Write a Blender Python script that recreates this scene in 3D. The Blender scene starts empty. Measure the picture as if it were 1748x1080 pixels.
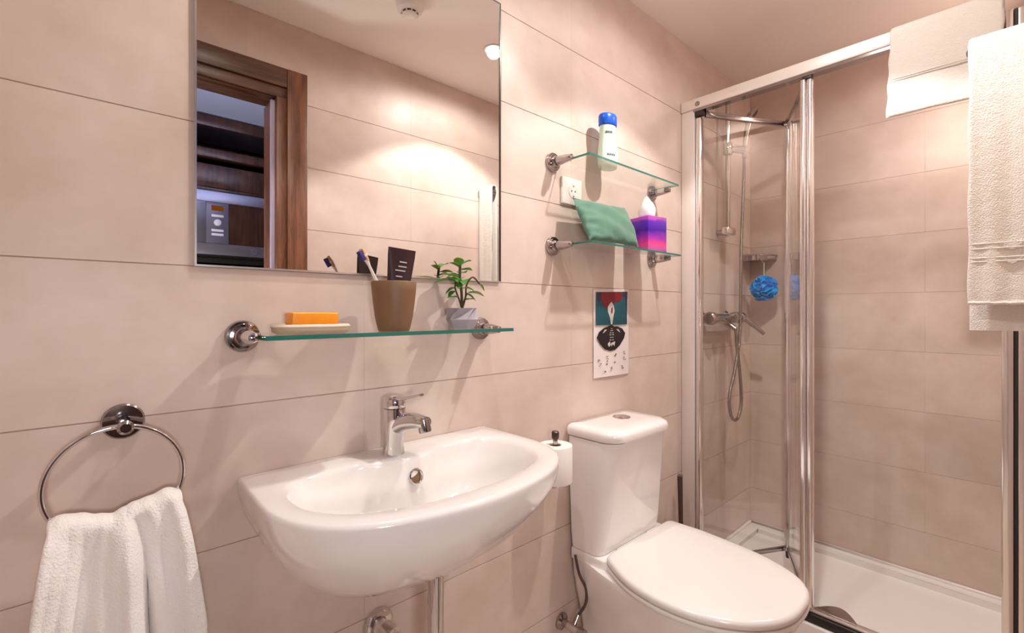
import bpy, bmesh, math, random
from mathutils import Vector, Matrix
PI = math.pi
random.seed(7)
sc = bpy.context.scene
COL = sc.collection
H = 1.20                       # eye height: all z below are measured from the eye level

# ------------------------------------------------------------------ camera
cam_d = bpy.data.cameras.new('camera'); cam = bpy.data.objects.new('camera', cam_d); COL.objects.link(cam)
cam_d.sensor_width = 36.0; cam_d.lens = 36.0 * 805.1 / 1748.0
cam_d.shift_y = -(540 - 530.26) / 1748.0
cam_d.clip_start = 0.02
cam.location = (0, 0, H)
cam.rotation_euler = (PI / 2, 0, math.radians(47.44) - PI / 2)
sc.camera = cam
# ------------------------------------------------------------------ world, exposure
w = bpy.data.worlds.new('world'); sc.world = w; w.use_nodes = True
w.node_tree.nodes['Background'].inputs[0].default_value = (.8, .85, 1, 1)
w.node_tree.nodes['Background'].inputs[1].default_value = .3
sc.view_settings.view_transform = 'Standard'; sc.view_settings.look = 'None'
sc.view_settings.exposure = 0.69; sc.view_settings.gamma = 1.0
sc.view_settings.use_curve_mapping = False
try:
    sc.cycles.max_bounces = 14; sc.cycles.diffuse_bounces = 8; sc.cycles.glossy_bounces = 8
    sc.cycles.transparent_max_bounces = 16; sc.cycles.transmission_bounces = 10
    sc.cycles.caustics_reflective = False; sc.cycles.caustics_refractive = False
    sc.cycles.sample_clamp_indirect = 6.0
    sc.cycles.use_denoising = True
except Exception: pass
# ------------------------------------------------------------------ lamps (downlights of the room, plus an added one over the shower)
ZC = 1.157                      # ceiling
LAMPS = [('A', 1.353, .396), ('B', .52, .70), ('C', 2.30, .11)]  # C is an unseen lamp added to brighten the shower
def lamp(kind, name, loc, energy, color, **kw):
    d = bpy.data.lights.new(name, kind); d.energy = energy; d.color = color
    for k, v in kw.items(): setattr(d, k, v)
    o = bpy.data.objects.new(name, d); COL.objects.link(o); o.location = (loc[0], loc[1], loc[2] + H)
    return o
WARM = (1.0, .94, .885)
lamp('SPOT', 'downlight_beam', (1.353, .396, ZC - .012), 27, WARM, spot_size=math.radians(110), spot_blend=.2, shadow_soft_size=.018)
lamp('SPOT', 'downlight_beam', (.52, .70, ZC - .012), 14, WARM, spot_size=math.radians(108), spot_blend=.22, shadow_soft_size=.018)
lamp('SPOT', 'downlight_beam', (2.30, .11, ZC - .012), 19, (1, .91, .83), spot_size=math.radians(118), spot_blend=.9, shadow_soft_size=.025)  # beam of the added lamp, lifts the far shower wall
for _n, _x, _y in LAMPS:
    o_ = lamp('SPOT', 'downlight_glow', (_x, _y, ZC - .010), {'A': 13, 'B': 5, 'C': 6}[_n], WARM, spot_size=math.radians(172), spot_blend=.35, shadow_soft_size=.03)

# ------------------------------------------------------------------ materials
def nmat(name): 
    m = bpy.data.materials.new(name); m.use_nodes = True
    nt = m.node_tree; b = nt.nodes['Principled BSDF']; return m, nt, b
def pm(name, col, rough=.5, metal=0.0, spec=.5, coat=0, noise=0, nscale=8, bump=0, bscale=200, **kw):
    m, nt, b = nmat(name)
    b.inputs['Base Color'].default_value = (*col, 1); b.inputs['Roughness'].default_value = rough
    b.inputs['Metallic'].default_value = metal; b.inputs['Specular IOR Level'].default_value = spec
    b.inputs['Coat Weight'].default_value = coat; b.inputs['Coat Roughness'].default_value = .05
    tc = nt.nodes.new('ShaderNodeTexCoord')
    if noise:
        n = nt.nodes.new('ShaderNodeTexNoise'); n.inputs['Scale'].default_value = nscale; n.inputs['Detail'].default_value = 4
        nt.links.new(tc.outputs['Object'], n.inputs['Vector'])
        r = nt.nodes.new('ShaderNodeMix'); r.data_type = 'RGBA'
        r.inputs['A'].default_value = (*[c * (1 - noise) for c in col], 1); r.inputs['B'].default_value = (*[min(1, c * (1 + noise)) for c in col], 1)
        nt.links.new(n.outputs['Fac'], r.inputs['Factor']); nt.links.new(r.outputs['Result'], b.inputs['Base Color'])
    if bump:
        n = nt.nodes.new('ShaderNodeTexNoise'); n.inputs['Scale'].default_value = bscale; n.inputs['Detail'].default_value = 3
        nt.links.new(tc.outputs['Object'], n.inputs['Vector'])
        bp = nt.nodes.new('ShaderNodeBump'); bp.inputs['Strength'].default_value = bump; bp.inputs['Distance'].default_value = .002
        nt.links.new(n.outputs['Fac'], bp.inputs['Height']); nt.links.new(bp.outputs['Normal'], b.inputs['Normal'])
    for k, v in kw.items(): b.inputs[k].default_value = v
    return m
def tile_mat():
    m, nt, b = nmat('beige porcelain tile')
    tc = nt.nodes.new('ShaderNodeTexCoord'); geo = nt.nodes.new('ShaderNodeNewGeometry')
    mp = nt.nodes.new('ShaderNodeMapping'); mp.inputs['Scale'].default_value = (1, 1, 1.25)
    nt.links.new(geo.outputs['Position'], mp.inputs['Vector'])
    n1 = nt.nodes.new('ShaderNodeTexNoise'); n1.inputs['Scale'].default_value = 2.6; n1.inputs['Detail'].default_value = 5; n1.inputs['Distortion'].default_value = .6
    n2 = nt.nodes.new('ShaderNodeTexNoise'); n2.inputs['Scale'].default_value = 11; n2.inputs['Detail'].default_value = 6; n2.inputs['Roughness'].default_value = .6
    for n in (n1, n2): nt.links.new(mp.outputs[0], n.inputs['Vector'])
    mx = nt.nodes.new('ShaderNodeMath'); mx.operation = 'MULTIPLY_ADD'; mx.inputs[1].default_value = .35
    nt.links.new(n2.outputs['Fac'], mx.inputs[0]); 
    m1 = nt.nodes.new('ShaderNodeMath'); m1.operation = 'MULTIPLY'; m1.inputs[1].default_value = .65
    nt.links.new(n1.outputs['Fac'], m1.inputs[0]); nt.links.new(m1.outputs[0], mx.inputs[2])
    cr = nt.nodes.new('ShaderNodeValToRGB'); e = cr.color_ramp.elements
    e[0].position = .32; e[0].color = (.57, .445, .378, 1); e[1].position = .68; e[1].color = (.735, .61, .56, 1)
    nt.links.new(mx.outputs[0], cr.inputs['Fac'])
    oi = nt.nodes.new('ShaderNodeObjectInfo'); rr = nt.nodes.new('ShaderNodeMapRange')
    rr.inputs['To Min'].default_value = .965; rr.inputs['To Max'].default_value = 1.03
    nt.links.new(oi.outputs['Random'], rr.inputs['Value'])
    hv = nt.nodes.new('ShaderNodeHueSaturation'); nt.links.new(rr.outputs[0], hv.inputs['Value']); nt.links.new(cr.outputs['Color'], hv.inputs['Color'])
    nt.links.new(hv.outputs[0], b.inputs['Base Color'])
    b.inputs['Roughness'].default_value = .40; b.inputs['Specular IOR Level'].default_value = .34
    return m
def wood_mat(name, a, c, rough=.4, scale=1.0, axis='Z'):
    m, nt, b = nmat(name)
    geo = nt.nodes.new('ShaderNodeNewGeometry'); mp = nt.nodes.new('ShaderNodeMapping')
    mp.inputs['Scale'].default_value = (14 * scale, 14 * scale, 1.6 * scale) if axis == 'Z' else (1.6 * scale, 14 * scale, 14 * scale)
    nt.links.new(geo.outputs['Position'], mp.inputs['Vector'])
    n = nt.nodes.new('ShaderNodeTexNoise'); n.inputs['Scale'].default_value = 2.2; n.inputs['Detail'].default_value = 8; n.inputs['Roughness'].default_value = .65; n.inputs['Distortion'].default_value = .8
    nt.links.new(mp.outputs[0], n.inputs['Vector'])
    cr = nt.nodes.new('ShaderNodeValToRGB'); e = cr.color_ramp.elements
    e[0].position = .35; e[0].color = (*a, 1); e[1].position = .66; e[1].color = (*c, 1)
    nt.links.new(n.outputs['Fac'], cr.inputs['Fac']); nt.links.new(cr.outputs['Color'], b.inputs['Base Color'])
    b.inputs['Roughness'].default_value = rough
    return m
def glass_mat(name, tint, rough=.0, ior=1.5, boost=1.0):
    m = bpy.data.materials.new(name); m.use_nodes = True; nt = m.node_tree; nt.nodes.clear()
    out = nt.nodes.new('ShaderNodeOutputMaterial'); mix = nt.nodes.new('ShaderNodeMixShader')
    tr = nt.nodes.new('ShaderNodeBsdfTransparent'); tr.inputs[0].default_value = (*tint, 1)
    gl = nt.nodes.new('ShaderNodeBsdfGlossy'); gl.inputs['Roughness'].default_value = rough; gl.inputs['Color'].default_value = (boost, boost, boost, 1)
    fr = nt.nodes.new('ShaderNodeFresnel'); ge = nt.nodes.new('ShaderNodeNewGeometry'); mr = nt.nodes.new('ShaderNodeMapRange')
    mr.inputs['To Min'].default_value = ior; mr.inputs['To Max'].default_value = 1/ior      # same reflectance from either side of the pane
    nt.links.new(ge.outputs['Backfacing'], mr.inputs['Value']); nt.links.new(mr.outputs[0], fr.inputs['IOR'])
    nt.links.new(fr.outputs[0], mix.inputs[0]); nt.links.new(tr.outputs[0], mix.inputs[1]); nt.links.new(gl.outputs[0], mix.inputs[2])
    nt.links.new(mix.outputs[0], out.inputs[0]); return m
def terry_mat(name, col):
    m, nt, b = nmat(name)
    b.inputs['Base Color'].default_value = (*col, 1); b.inputs['Roughness'].default_value = .95; b.inputs['Specular IOR Level'].default_value = .1
    b.inputs['Sheen Weight'].default_value = .3; b.inputs['Sheen Roughness'].default_value = .6
    tc = nt.nodes.new('ShaderNodeTexCoord')
    n = nt.nodes.new('ShaderNodeTexNoise'); n.inputs['Scale'].default_value = 320; n.inputs['Detail'].default_value = 2
    n2 = nt.nodes.new('ShaderNodeTexNoise'); n2.inputs['Scale'].default_value = 45; n2.inputs['Detail'].default_value = 3
    nt.links.new(tc.outputs['Object'], n.inputs['Vector']); nt.links.new(tc.outputs['Object'], n2.inputs['Vector'])
    ad = nt.nodes.new('ShaderNodeMath'); ad.operation = 'ADD'; nt.links.new(n.outputs['Fac'], ad.inputs[0]); nt.links.new(n2.outputs['Fac'], ad.inputs[1])
    bp = nt.nodes.new('ShaderNodeBump'); bp.inputs['Strength'].default_value = .55; bp.inputs['Distance'].default_value = .004
    nt.links.new(ad.outputs[0], bp.inputs['Height']); nt.links.new(bp.outputs['Normal'], b.inputs['Normal'])
    return m
def emit_mat(name, col, s):
    m = bpy.data.materials.new(name); m.use_nodes = True; nt = m.node_tree; nt.nodes.clear()
    out = nt.nodes.new('ShaderNodeOutputMaterial'); e = nt.nodes.new('ShaderNodeEmission')
    e.inputs[0].default_value = (*col, 1); e.inputs[1].default_value = s; nt.links.new(e.outputs[0], out.inputs[0]); return m
def ramp_z_mat(name, z0, z1, stops, rough=.3):
    m, nt, b = nmat(name)
    geo = nt.nodes.new('ShaderNodeNewGeometry'); sx = nt.nodes.new('ShaderNodeSeparateXYZ'); nt.links.new(geo.outputs['Position'], sx.inputs[0])
    mr = nt.nodes.new('ShaderNodeMapRange'); mr.inputs['From Min'].default_value = z0 + H; mr.inputs['From Max'].default_value = z1 + H
    nt.links.new(sx.outputs['Z'], mr.inputs['Value'])
    n = nt.nodes.new('ShaderNodeTexNoise'); n.inputs['Scale'].default_value = 30; nt.links.new(geo.outputs['Position'], n.inputs['Vector'])
    ma = nt.nodes.new('ShaderNodeMath'); ma.operation = 'MULTIPLY_ADD'; ma.inputs[1].default_value = .16
    nt.links.new(n.outputs['Fac'], ma.inputs[0]); nt.links.new(mr.outputs[0], ma.inputs[2])
    ms = nt.nodes.new('ShaderNodeMath'); ms.operation = 'SUBTRACT'; ms.inputs[1].default_value = .08; nt.links.new(ma.outputs[0], ms.inputs[0])
    cr = nt.nodes.new('ShaderNodeValToRGB'); e = cr.color_ramp.elements
    e[0].position = stops[0][0]; e[0].color = (*stops[0][1], 1); e[1].position = stops[-1][0]; e[1].color = (*stops[-1][1], 1)
    for p, c in stops[1:-1]:
        k = e.new(p); k.color = (*c, 1)
    nt.links.new(ms.outputs[0], cr.inputs['Fac']); nt.links.new(cr.outputs['Color'], b.inputs['Base Color'])
    b.inputs['Roughness'].default_value = rough
    return m
M = {}
M['tile'] = tile_mat()
M['grout'] = pm('grout', (.50, .385, .31), .9, noise=.1, nscale=40)
M['ceiling'] = pm('ceiling paint', (.88, .81, .765), .85, noise=.03, nscale=3)
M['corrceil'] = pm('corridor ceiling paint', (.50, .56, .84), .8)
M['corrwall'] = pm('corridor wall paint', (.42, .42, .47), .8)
M['floor'] = pm('floor tile', (.62, .52, .44), .35, noise=.12, nscale=6)
M['chrome'] = pm('chrome', (.70, .68, .68), .07, 1.0)
M['gchrome'] = pm('grey shower chrome', (.50, .47, .44), .12, 1.0)  # greyer and slightly rougher than the plain chrome
M['dchrome'] = pm('dark chrome', (.42, .38, .38), .10, 1.0)
M['satin'] = pm('satin aluminium', (.86, .82, .80), .28, 1.0)
M['silver'] = pm('polished aluminium', (.90, .88, .88), .16, 1.0)
M['lacq'] = pm('silver lacquered aluminium', (.80, .74, .71), .32, .35)
M['ceramic'] = pm('white sanitary ceramic', (.86, .83, .815), .12, 0, .5, coat=.6)
M['seatp'] = pm('white seat plastic', (.84, .815, .80), .18, 0, .5)
M['tray'] = pm('white acrylic tray', (.82, .79, .765), .25)
M['black'] = pm('black plastic', (.012, .010, .010), .35)
M['dark'] = pm('dark rubber', (.03, .022, .02), .5)
M['mirror'] = pm('mirror silver', (.93, .925, .91), .0, 1.0)
M['glass'] = glass_mat('clear shelf glass', (.955, .985, .97))
M['gedge'] = pm('green glass edge', (.035, .22, .18), .10, 0, .6, **{'Transmission Weight': .25})
M['sglass'] = glass_mat('shower glass', (.992, .994, .990), boost=1.0)
M['terry'] = terry_mat('white terry cloth', (.88, .845, .825))
M['terry2'] = terry_mat('cream terry cloth', (.76, .725, .685))
M['soap'] = pm('orange soap', (.95, .33, .015), .35, noise=.12, nscale=40, **{'Subsurface Weight': .2, 'Subsurface Radius': (.02, .01, .003)})
M['dish'] = pm('beige stone dish', (.55, .43, .31), .6, noise=.1, nscale=30)
M['cup'] = pm('brown ceramic cup', (.215, .12, .058), .5, noise=.08, nscale=20)
M['bamboo'] = pm('bamboo', (.72, .42, .20), .5, noise=.1, nscale=60)
M['bwhite'] = pm('white brush handle', (.85, .78, .76), .35)
M['navy'] = pm('navy bristles', (.03, .02, .16), .6)
M['tube'] = pm('dark tube', (.035, .010, .014), .3)
M['print_w'] = pm('pale print', (.60, .58, .56), .5)
M['concrete'] = pm('grey concrete', (.42, .39, .44), .85, noise=.2, nscale=40)
M['concrete2'] = pm('pale stone rim', (.70, .60, .48), .6)
M['soil'] = pm('soil', (.05, .03, .02), .95)
M['leaf'] = pm('green leaf', (.05, .26, .035), .4, noise=.35, nscale=50, **{'Subsurface Weight': .1})
M['stem'] = pm('dark stem', (.06, .05, .02), .6)
M['bottle'] = pm('pale green bottle', (.62, .76, .66), .25, **{'Subsurface Weight': .2, 'Subsurface Radius': (.02, .02, .02)})
M['blabel'] = pm('pale mint label', (.62, .78, .72), .3)
M['bink'] = pm('grey ink', (.12, .15, .16), .4)
M['bcap'] = pm('blue cap', (.005, .10, .62), .3)
M['velvet'] = pm('sage green velvet', (.085, .20, .14), .7, noise=.3, nscale=25, bump=.3, bscale=60, **{'Sheen Weight': .35, 'Sheen Roughness': .35})
M['tissue'] = pm('white tissue', (.88, .86, .84), .9)
M['txbox'] = ramp_z_mat('sunset printed card', .2, .325, [(0, (.25, .12, .55)), (.12, (.55, .14, .45)), (.28, (.85, .07, .28)), (.45, (.33, .03, .45)), (.66, (.05, .004, .30)), (.92, (.10, .01, .40)), (1, (.4, .06, .4))])
M['plate'] = pm('white switch plastic', (.80, .75, .70), .3)
M['roll'] = pm('toilet paper', (.88, .85, .82), .95, bump=.2, bscale=150)
M['paper'] = pm('calendar paper', (.80, .72, .70), .6)
M['pteal'] = pm('teal print', (.008, .085, .12), .5, noise=.2, nscale=60)
M['pred'] = pm('dark red print', (.20, .006, .012), .5, noise=.4, nscale=80)
M['pblk'] = pm('black print', (.012, .006, .008), .5)
M['pnavy'] = pm('navy print', (.03, .03, .07), .5)
M['puff'] = pm('blue bath puff', (.01, .40, .86), .45, **{'Subsurface Weight': .15, 'Subsurface Radius': (.01, .02, .03)})
M['string'] = pm('white string', (.75, .75, .7), .8)
M['walnut'] = wood_mat('walnut door frame', (.085, .03, .014), (.26, .10, .045), .38)
M['walnuth'] = wood_mat('walnut lintel', (.05, .02, .011), (.15, .065, .033), .38, axis='X')
M['cab'] = wood_mat('dark walnut cabinet', (.028, .011, .008), (.10, .038, .026), .3)
M['steel'] = pm('brushed steel', (.42, .42, .50), .30, .9)
M['mwin'] = wood_mat('window with painted reflection', (.03, .012, .008), (.09, .035, .023), .12)  # wood tones painted in as the reflection on the window
M['mwpanel'] = pm('grey control panel', (.16, .15, .20), .35, .3)
M['led'] = emit_mat('amber display', (.9, .25, .03), .12)
M['btn'] = pm('bright button', (.80, .78, .84), .25)
M['lens'] = emit_mat('downlight lens', (1, .96, .9), 14)
M['globe'] = emit_mat('added fill globe', (1, .95, .91), 50)  # glow of the added corridor lamp, frontal fill through the doorway
M['strip'] = emit_mat('added cool strip', (.62, .70, 1), 80)  # glow of the added strip, cool light for the corridor ceiling
M['lav'] = pm('lavender white seal', (.62, .56, .74), .3)
M['hosed'] = pm('dark braided hose', (.12, .08, .07), .35, .6)
M['hose'] = pm('steel hose', (.36, .32, .28), .25, 1.0, bump=.8, bscale=350)
M['handle'] = pm('dark brush handle', (.05, .03, .022), .3)

# ------------------------------------------------------------------ mesh builder
class B:
    def __init__(s): s.v = []; s.f = []; s.c = []
    def add(s, vs, fs):
        o = len(s.v); s.v += [Vector(p) for p in vs]; s.f += [tuple(i + o for i in f) for f in fs]; return s
    def box(s, x0, x1, y0, y1, z0, z1):
        return s.add([(x0,y0,z0),(x1,y0,z0),(x1,y1,z0),(x0,y1,z0),(x0,y0,z1),(x1,y0,z1),(x1,y1,z1),(x0,y1,z1)],
                     [(0,3,2,1),(4,5,6,7),(0,1,5,4),(1,2,6,5),(2,3,7,6),(3,0,4,7)])
    def obox(s, c, ax, ay, az, hx, hy, hz):      # oriented box: centre, three axes, half sizes
        c, ax, ay, az = Vector(c), Vector(ax).normalized(), Vector(ay).normalized(), Vector(az).normalized()
        vs = [c + ax*hx*i + ay*hy*j + az*hz*k for k in (-1, 1) for j in (-1, 1) for i in (-1, 1)]
        return s.add(vs, [(0,2,3,1),(4,5,7,6),(0,1,5,4),(1,3,7,5),(3,2,6,7),(2,0,4,6)])
    def loft(s, rings, cap0=True, cap1=True, close=True):
        n = len(rings[0]); vs = [p for r in rings for p in r]; fs = []
        for i in range(len(rings) - 1):
            for j in range(n if close else n - 1):
                a, b = i*n + j, i*n + (j+1) % n; fs.append((a, b, b+n, a+n))
        if cap0: fs.append(tuple(reversed(range(n))))
        if cap1: fs.append(tuple((len(rings)-1)*n + j for j in range(n)))
        return s.add(vs, fs)
    def tube(s, pts, r, n=12, caps=True, closed=False):
        pts = [Vector(p) for p in pts]; m = len(pts); rs = r if isinstance(r, (list, tuple)) else [r]*m
        T = []
        for i in range(m):
            a = pts[(i-1) % m] if (i or closed) else pts[0]; b = pts[(i+1) % m] if (i < m-1 or closed) else pts[-1]
            T.append((b - a).normalized())
        ref = Vector((0,0,1)) if abs(T[0].z) < .9 else Vector((0,1,0))
        u = T[0].cross(ref).normalized(); rings = []
        for i in range(m):
            u = (u - T[i]*u.dot(T[i])).normalized(); v = T[i].cross(u)
            rings.append([pts[i] + (u*math.cos(2*PI*k/n) + v*math.sin(2*PI*k/n))*rs[i] for k in range(n)])
        if closed: rings.append(rings[0]); caps = False
        return s.loft(rings, caps, caps)
    def cyl(s, p0, p1, r, r1=None, n=24): return s.tube([p0, p1], [r, r if r1 is None else r1], n)
    def lathe(s, base, axis, prof, n=32, caps=True):     # prof: (distance along axis, radius)
        base = Vector(base); a = Vector(axis).normalized(); ref = Vector((0,0,1)) if abs(a.z) < .9 else Vector((1,0,0))
        u = a.cross(ref).normalized(); v = a.cross(u)
        return s.loft([[base + a*d + (u*math.cos(2*PI*k/n) + v*math.sin(2*PI*k/n))*max(r, 1e-5) for k in range(n)] for d, r in prof], caps, caps)
    def prism(s, poly, d):                         # poly: 3-D points of a flat outline, d: extrusion vector
        d = Vector(d); p = [Vector(q) for q in poly]
        return s.loft([p, [q + d for q in p]])
    def sheet(s, P, th):                           # P[i][j] grid of points -> closed sheet of thickness th
        ni, nj = len(P), len(P[0]); P = [[Vector(q) for q in r] for r in P]
        N = [[None]*nj for _ in range(ni)]
        for i in range(ni):
            for j in range(nj):
                a = P[min(i+1, ni-1)][j] - P[max(i-1, 0)][j]; b = P[i][min(j+1, nj-1)] - P[i][max(j-1, 0)]
                N[i][j] = a.cross(b).normalized()
        t = lambda i, j: th * .5 * (.55 if (i in (0, ni-1) or j in (0, nj-1)) else 1)
        vs = [P[i][j] + N[i][j]*t(i, j) for i in range(ni) for j in range(nj)] + [P[i][j] - N[i][j]*t(i, j) for i in range(ni) for j in range(nj)]
        o = ni*nj; fs = []
        for i in range(ni-1):
            for j in range(nj-1):
                a = i*nj + j; fs.append((a, a+nj, a+nj+1, a+1)); fs.append((o+a, o+a+1, o+a+nj+1, o+a+nj))
        for i in range(ni-1):
            a = i*nj; fs.append((a, o+a, o+a+nj, a+nj)); a = i*nj + nj-1; fs.append((a, a+nj, o+a+nj, o+a))
        for j in range(nj-1):
            a = j; fs.append((a, a+1, o+a+1, o+a)); a = (ni-1)*nj + j; fs.append((a, o+a, o+a+1, a+1))
        return s.add(vs, fs)
    def mesh(s, name, off=Vector((0,0,0)), bevel=0, segs=2, sharp=38, smooth=True):
        bm = bmesh.new(); vs = [bm.verts.new(p - off) for p in s.v]
        for f in s.f:
            try: bm.faces.new([vs[i] for i in f])
            except ValueError: pass
        bmesh.ops.remove_doubles(bm, verts=bm.verts, dist=1e-6)
        bmesh.ops.recalc_face_normals(bm, faces=bm.faces)
        if bevel:
            es = [e for e in bm.edges if len(e.link_faces) == 2 and e.calc_face_angle(0) > math.radians(30)]
            bmesh.ops.bevel(bm, geom=es, offset=bevel, offset_type='OFFSET', segments=segs, profile=.5, affect='EDGES', clamp_overlap=True)
        for f in bm.faces: f.smooth = smooth
        for e in bm.edges:
            if len(e.link_faces) == 2 and e.calc_face_angle(0) > math.radians(sharp): e.smooth = False
        me = bpy.data.meshes.new(name); bm.to_mesh(me); bm.free(); return me
def wpos(o):
    p = Vector((0,0,0))
    while o: p += o.location; o = o.parent
    return p
def obj(name, b, mat, parent=None, bevel=0, segs=2, sharp=38, label=None, smooth=True, at=None, kind=None):
    """link the builder as one mesh object; builder coordinates are eye-level world coordinates"""
    if parent is not None: off = wpos(parent) - Vector((0,0,H))
    elif at is not None: off = Vector(at)
    else: off = Vector((0,0,-H))
    me = b.mesh(name, off, bevel, segs, sharp, smooth); me.materials.append(M[mat])
    o = bpy.data.objects.new(name, me); COL.objects.link(o)
    if parent is not None: o.parent = parent
    elif at is not None: o.location = (at[0], at[1], at[2] + H)
    if label: o['label'] = label
    if kind: o['kind'] = kind
    return o
def tag(o, label, cat, group=None):
    o['label'] = label; o['category'] = cat
    if group: o['group'] = group
    return o
def thing(name, label, cat, loc, group=None):
    o = bpy.data.objects.new(name, None); COL.objects.link(o); o.empty_display_size = .05
    o.location = (loc[0], loc[1], loc[2] + H); return tag(o, label, cat, group)
def struct(name, b, mat, parent=None, **kw):
    o = obj(name, b, mat, parent, **kw)
    if parent is None: o['kind'] = 'structure'
    return o
def crom(pts, n=8, closed=False):
    pts = [Vector(p) for p in pts]; m = len(pts); out = []
    for i in range(m if closed else m-1):
        if closed: a, b, c, d = pts[(i-1) % m], pts[i], pts[(i+1) % m], pts[(i+2) % m]
        else: a, b, c, d = pts[max(i-1, 0)], pts[i], pts[i+1], pts[min(i+2, m-1)]
        for k in range(n):
            t = k/n; out.append(.5*((2*b) + (c-a)*t + (2*a-5*b+4*c-d)*t*t + (3*b-a-3*c+d)*t**3))
    if not closed: out.append(pts[-1])
    return out
def polar(pts2, c, N):                       # resample a closed outline by angle about c
    P = [(p[0]-c[0], p[1]-c[1]) for p in pts2]; out = []
    for k in range(N):
        a = 2*PI*k/N; dx, dy = math.cos(a), math.sin(a); best = 0
        for i in range(len(P)):
            (x0, y0), (x1, y1) = P[i], P[(i+1) % len(P)]; ex, ey = x1-x0, y1-y0
            den = dx*ey - dy*ex
            if abs(den) < 1e-12: continue
            t = (x0*ey - y0*ex)/den; u = (x0*dy - y0*dx)/den
            if t > 0 and -1e-9 <= u <= 1+1e-9: best = max(best, t)
        out.append((best*dx, best*dy))
    return out

# ------------------------------------------------------------------ room shell
FZ = -H                                       # floor
YO = -.02                                     # face of the wall with the door
XF = 2.657                                    # face of the far shower wall
XL = -.42
DX0, DX1, DZ = -.30, .60, .852                # rough door opening
struct('floor', B().box(XL-.1, XF+.1, -.14, 1.12, FZ-.08, FZ), 'grout')
struct('ceiling', B().box(XL-.1, XF+.1, -.14, 1.12, ZC, ZC+.08), 'ceiling')
wall_back = struct('wall_back', B().box(XL-.1, XF+.1, 1.0025, 1.10, FZ, ZC), 'grout')
wall_right = struct('wall_right', B().box(XF+.0025, XF+.1, -.12, 1.0025, FZ, ZC), 'grout')
wall_left = struct('wall_left', B().box(XL-.1, XL-.0025, -.12, 1.0025, FZ, ZC), 'grout')
wall_front = struct('wall_front', B().box(XL-.0025, DX0, YO-.12, YO-.0025, FZ, ZC).box(DX1, XF+.0025, YO-.12, YO-.0025, FZ, ZC).box(DX0, DX1, YO-.12, YO-.0025, DZ, ZC), 'grout')
TZ = [.0795 + .2562*k for k in range(-6, 4)]
TX = [-.24 - .71, -.24, .47, 1.18, 1.89, 2.60, 3.31]
TY = [1 - .71*k for k in range(3)]
_cache = {}
def tile(parent, plane, a0, a1, z0, z1, pos):
    """one tile: plane 'y+' faces -Y at y=pos, 'y-' faces +Y, 'x+' faces -X, 'x-' faces +X"""
    g = .0004 if plane == 'x+' else .0009; w_, h_ = a1-a0-.0001, z1-z0-2*g
    if w_ < .012 or h_ < .012: return
    key = (plane, round(w_, 4), round(h_, 4))
    if key not in _cache:
        b = B(); t = .008
        if plane[0] == 'y':
            s_ = 1 if plane[1] == '+' else -1
            b.box(-w_/2, w_/2, min(0, s_*t), max(0, s_*t), -h_/2, h_/2)
        elif plane[0] == 'x':
            s_ = 1 if plane[1] == '+' else -1
            b.box(min(0, s_*t), max(0, s_*t), -w_/2, w_/2, -h_/2, h_/2)
        else: b.box(-w_/2, w_/2, -h_/2, h_/2, -t, 0)
        me = b.mesh('tile', bevel=.0004, segs=1); me.materials.append(M['floor' if plane == 'z' else 'tile']); _cache[key] = me
    o = bpy.data.objects.new('tile', _cache[key]); COL.objects.link(o); o.parent = parent
    c, z = (a0+a1)/2, (z0+z1)/2
    if plane == 'z': o.location = (c, z, pos + H)
    else: o.location = (c, pos, z + H) if plane[0] == 'y' else (pos, c, z + H)
def tiles(parent, plane, lines, lo, hi, zlo, zhi, pos):
    L = [lo] + [t for t in sorted(lines) if lo+.001 < t < hi-.001] + [hi]
    Z = [zlo] + [t for t in TZ if zlo+.001 < t < zhi-.001] + [zhi]
    for i in range(len(L)-1):
        for k in range(len(Z)-1): tile(parent, plane, L[i], L[i+1], Z[k], Z[k+1], pos)
tiles(wall_back, 'y+', TX, XL, XF, FZ, ZC, 1.0)
tiles(wall_right, 'x+', TY, YO, 1.0, FZ, ZC, XF)
tiles(wall_left, 'x-', TY, YO, 1.0, FZ, ZC, XL)
tiles(wall_front, 'y-', TX, DX1, XF, FZ, TZ[-1], YO)
tiles(wall_front, 'y-', TX, XL, DX0, FZ, TZ[-1], YO)
tiles(wall_front, 'y-', TX, XL, XF, TZ[-1], ZC, YO)
flo = bpy.data.objects['floor']
for i in range(6):
    for j in range(3):
        tile(flo, 'z', max(XL, -.42+.45*i), min(1.93, .03+.45*i), max(YO, YO+.34*j), min(1.0, YO+.34*(j+1)), FZ+.004) if i < 6 and -.42+.45*i < 1.93 else None

# door frame (seen in the mirror)
door = struct('door_1', B().box(.576, .622, -.15, -.012, FZ, .849).box(-.322, -.276, -.15, -.012, FZ, .849), 'walnut', bevel=.002)
obj('lintel', B().box(-.322, .622, -.15, -.012, .849, .889), 'walnuth', door, bevel=.002)
obj('architrave', B().box(.612, .690, YO, .000, FZ, .964), 'walnut', door, bevel=.003)
obj('architrave', B().box(-.39, -.312, YO, .000, FZ, .964), 'walnut', door, bevel=.003)
obj('architrave', B().box(-.312, .612, YO, -.002, .889, .964), 'walnuth', door, bevel=.003)
obj('door_stop', B().box(.566, .577, -.15, -.06, FZ, .840), 'walnut', door)
obj('seal_strip', B().box(.563, .576, -.056, -.040, FZ, .842), 'lav', door, label='pale lavender seal strip along the jamb')
obj('strike_plate', B().box(.5735, .5775, -.045, -.022, -.25, -.02), 'silver', door)

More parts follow.
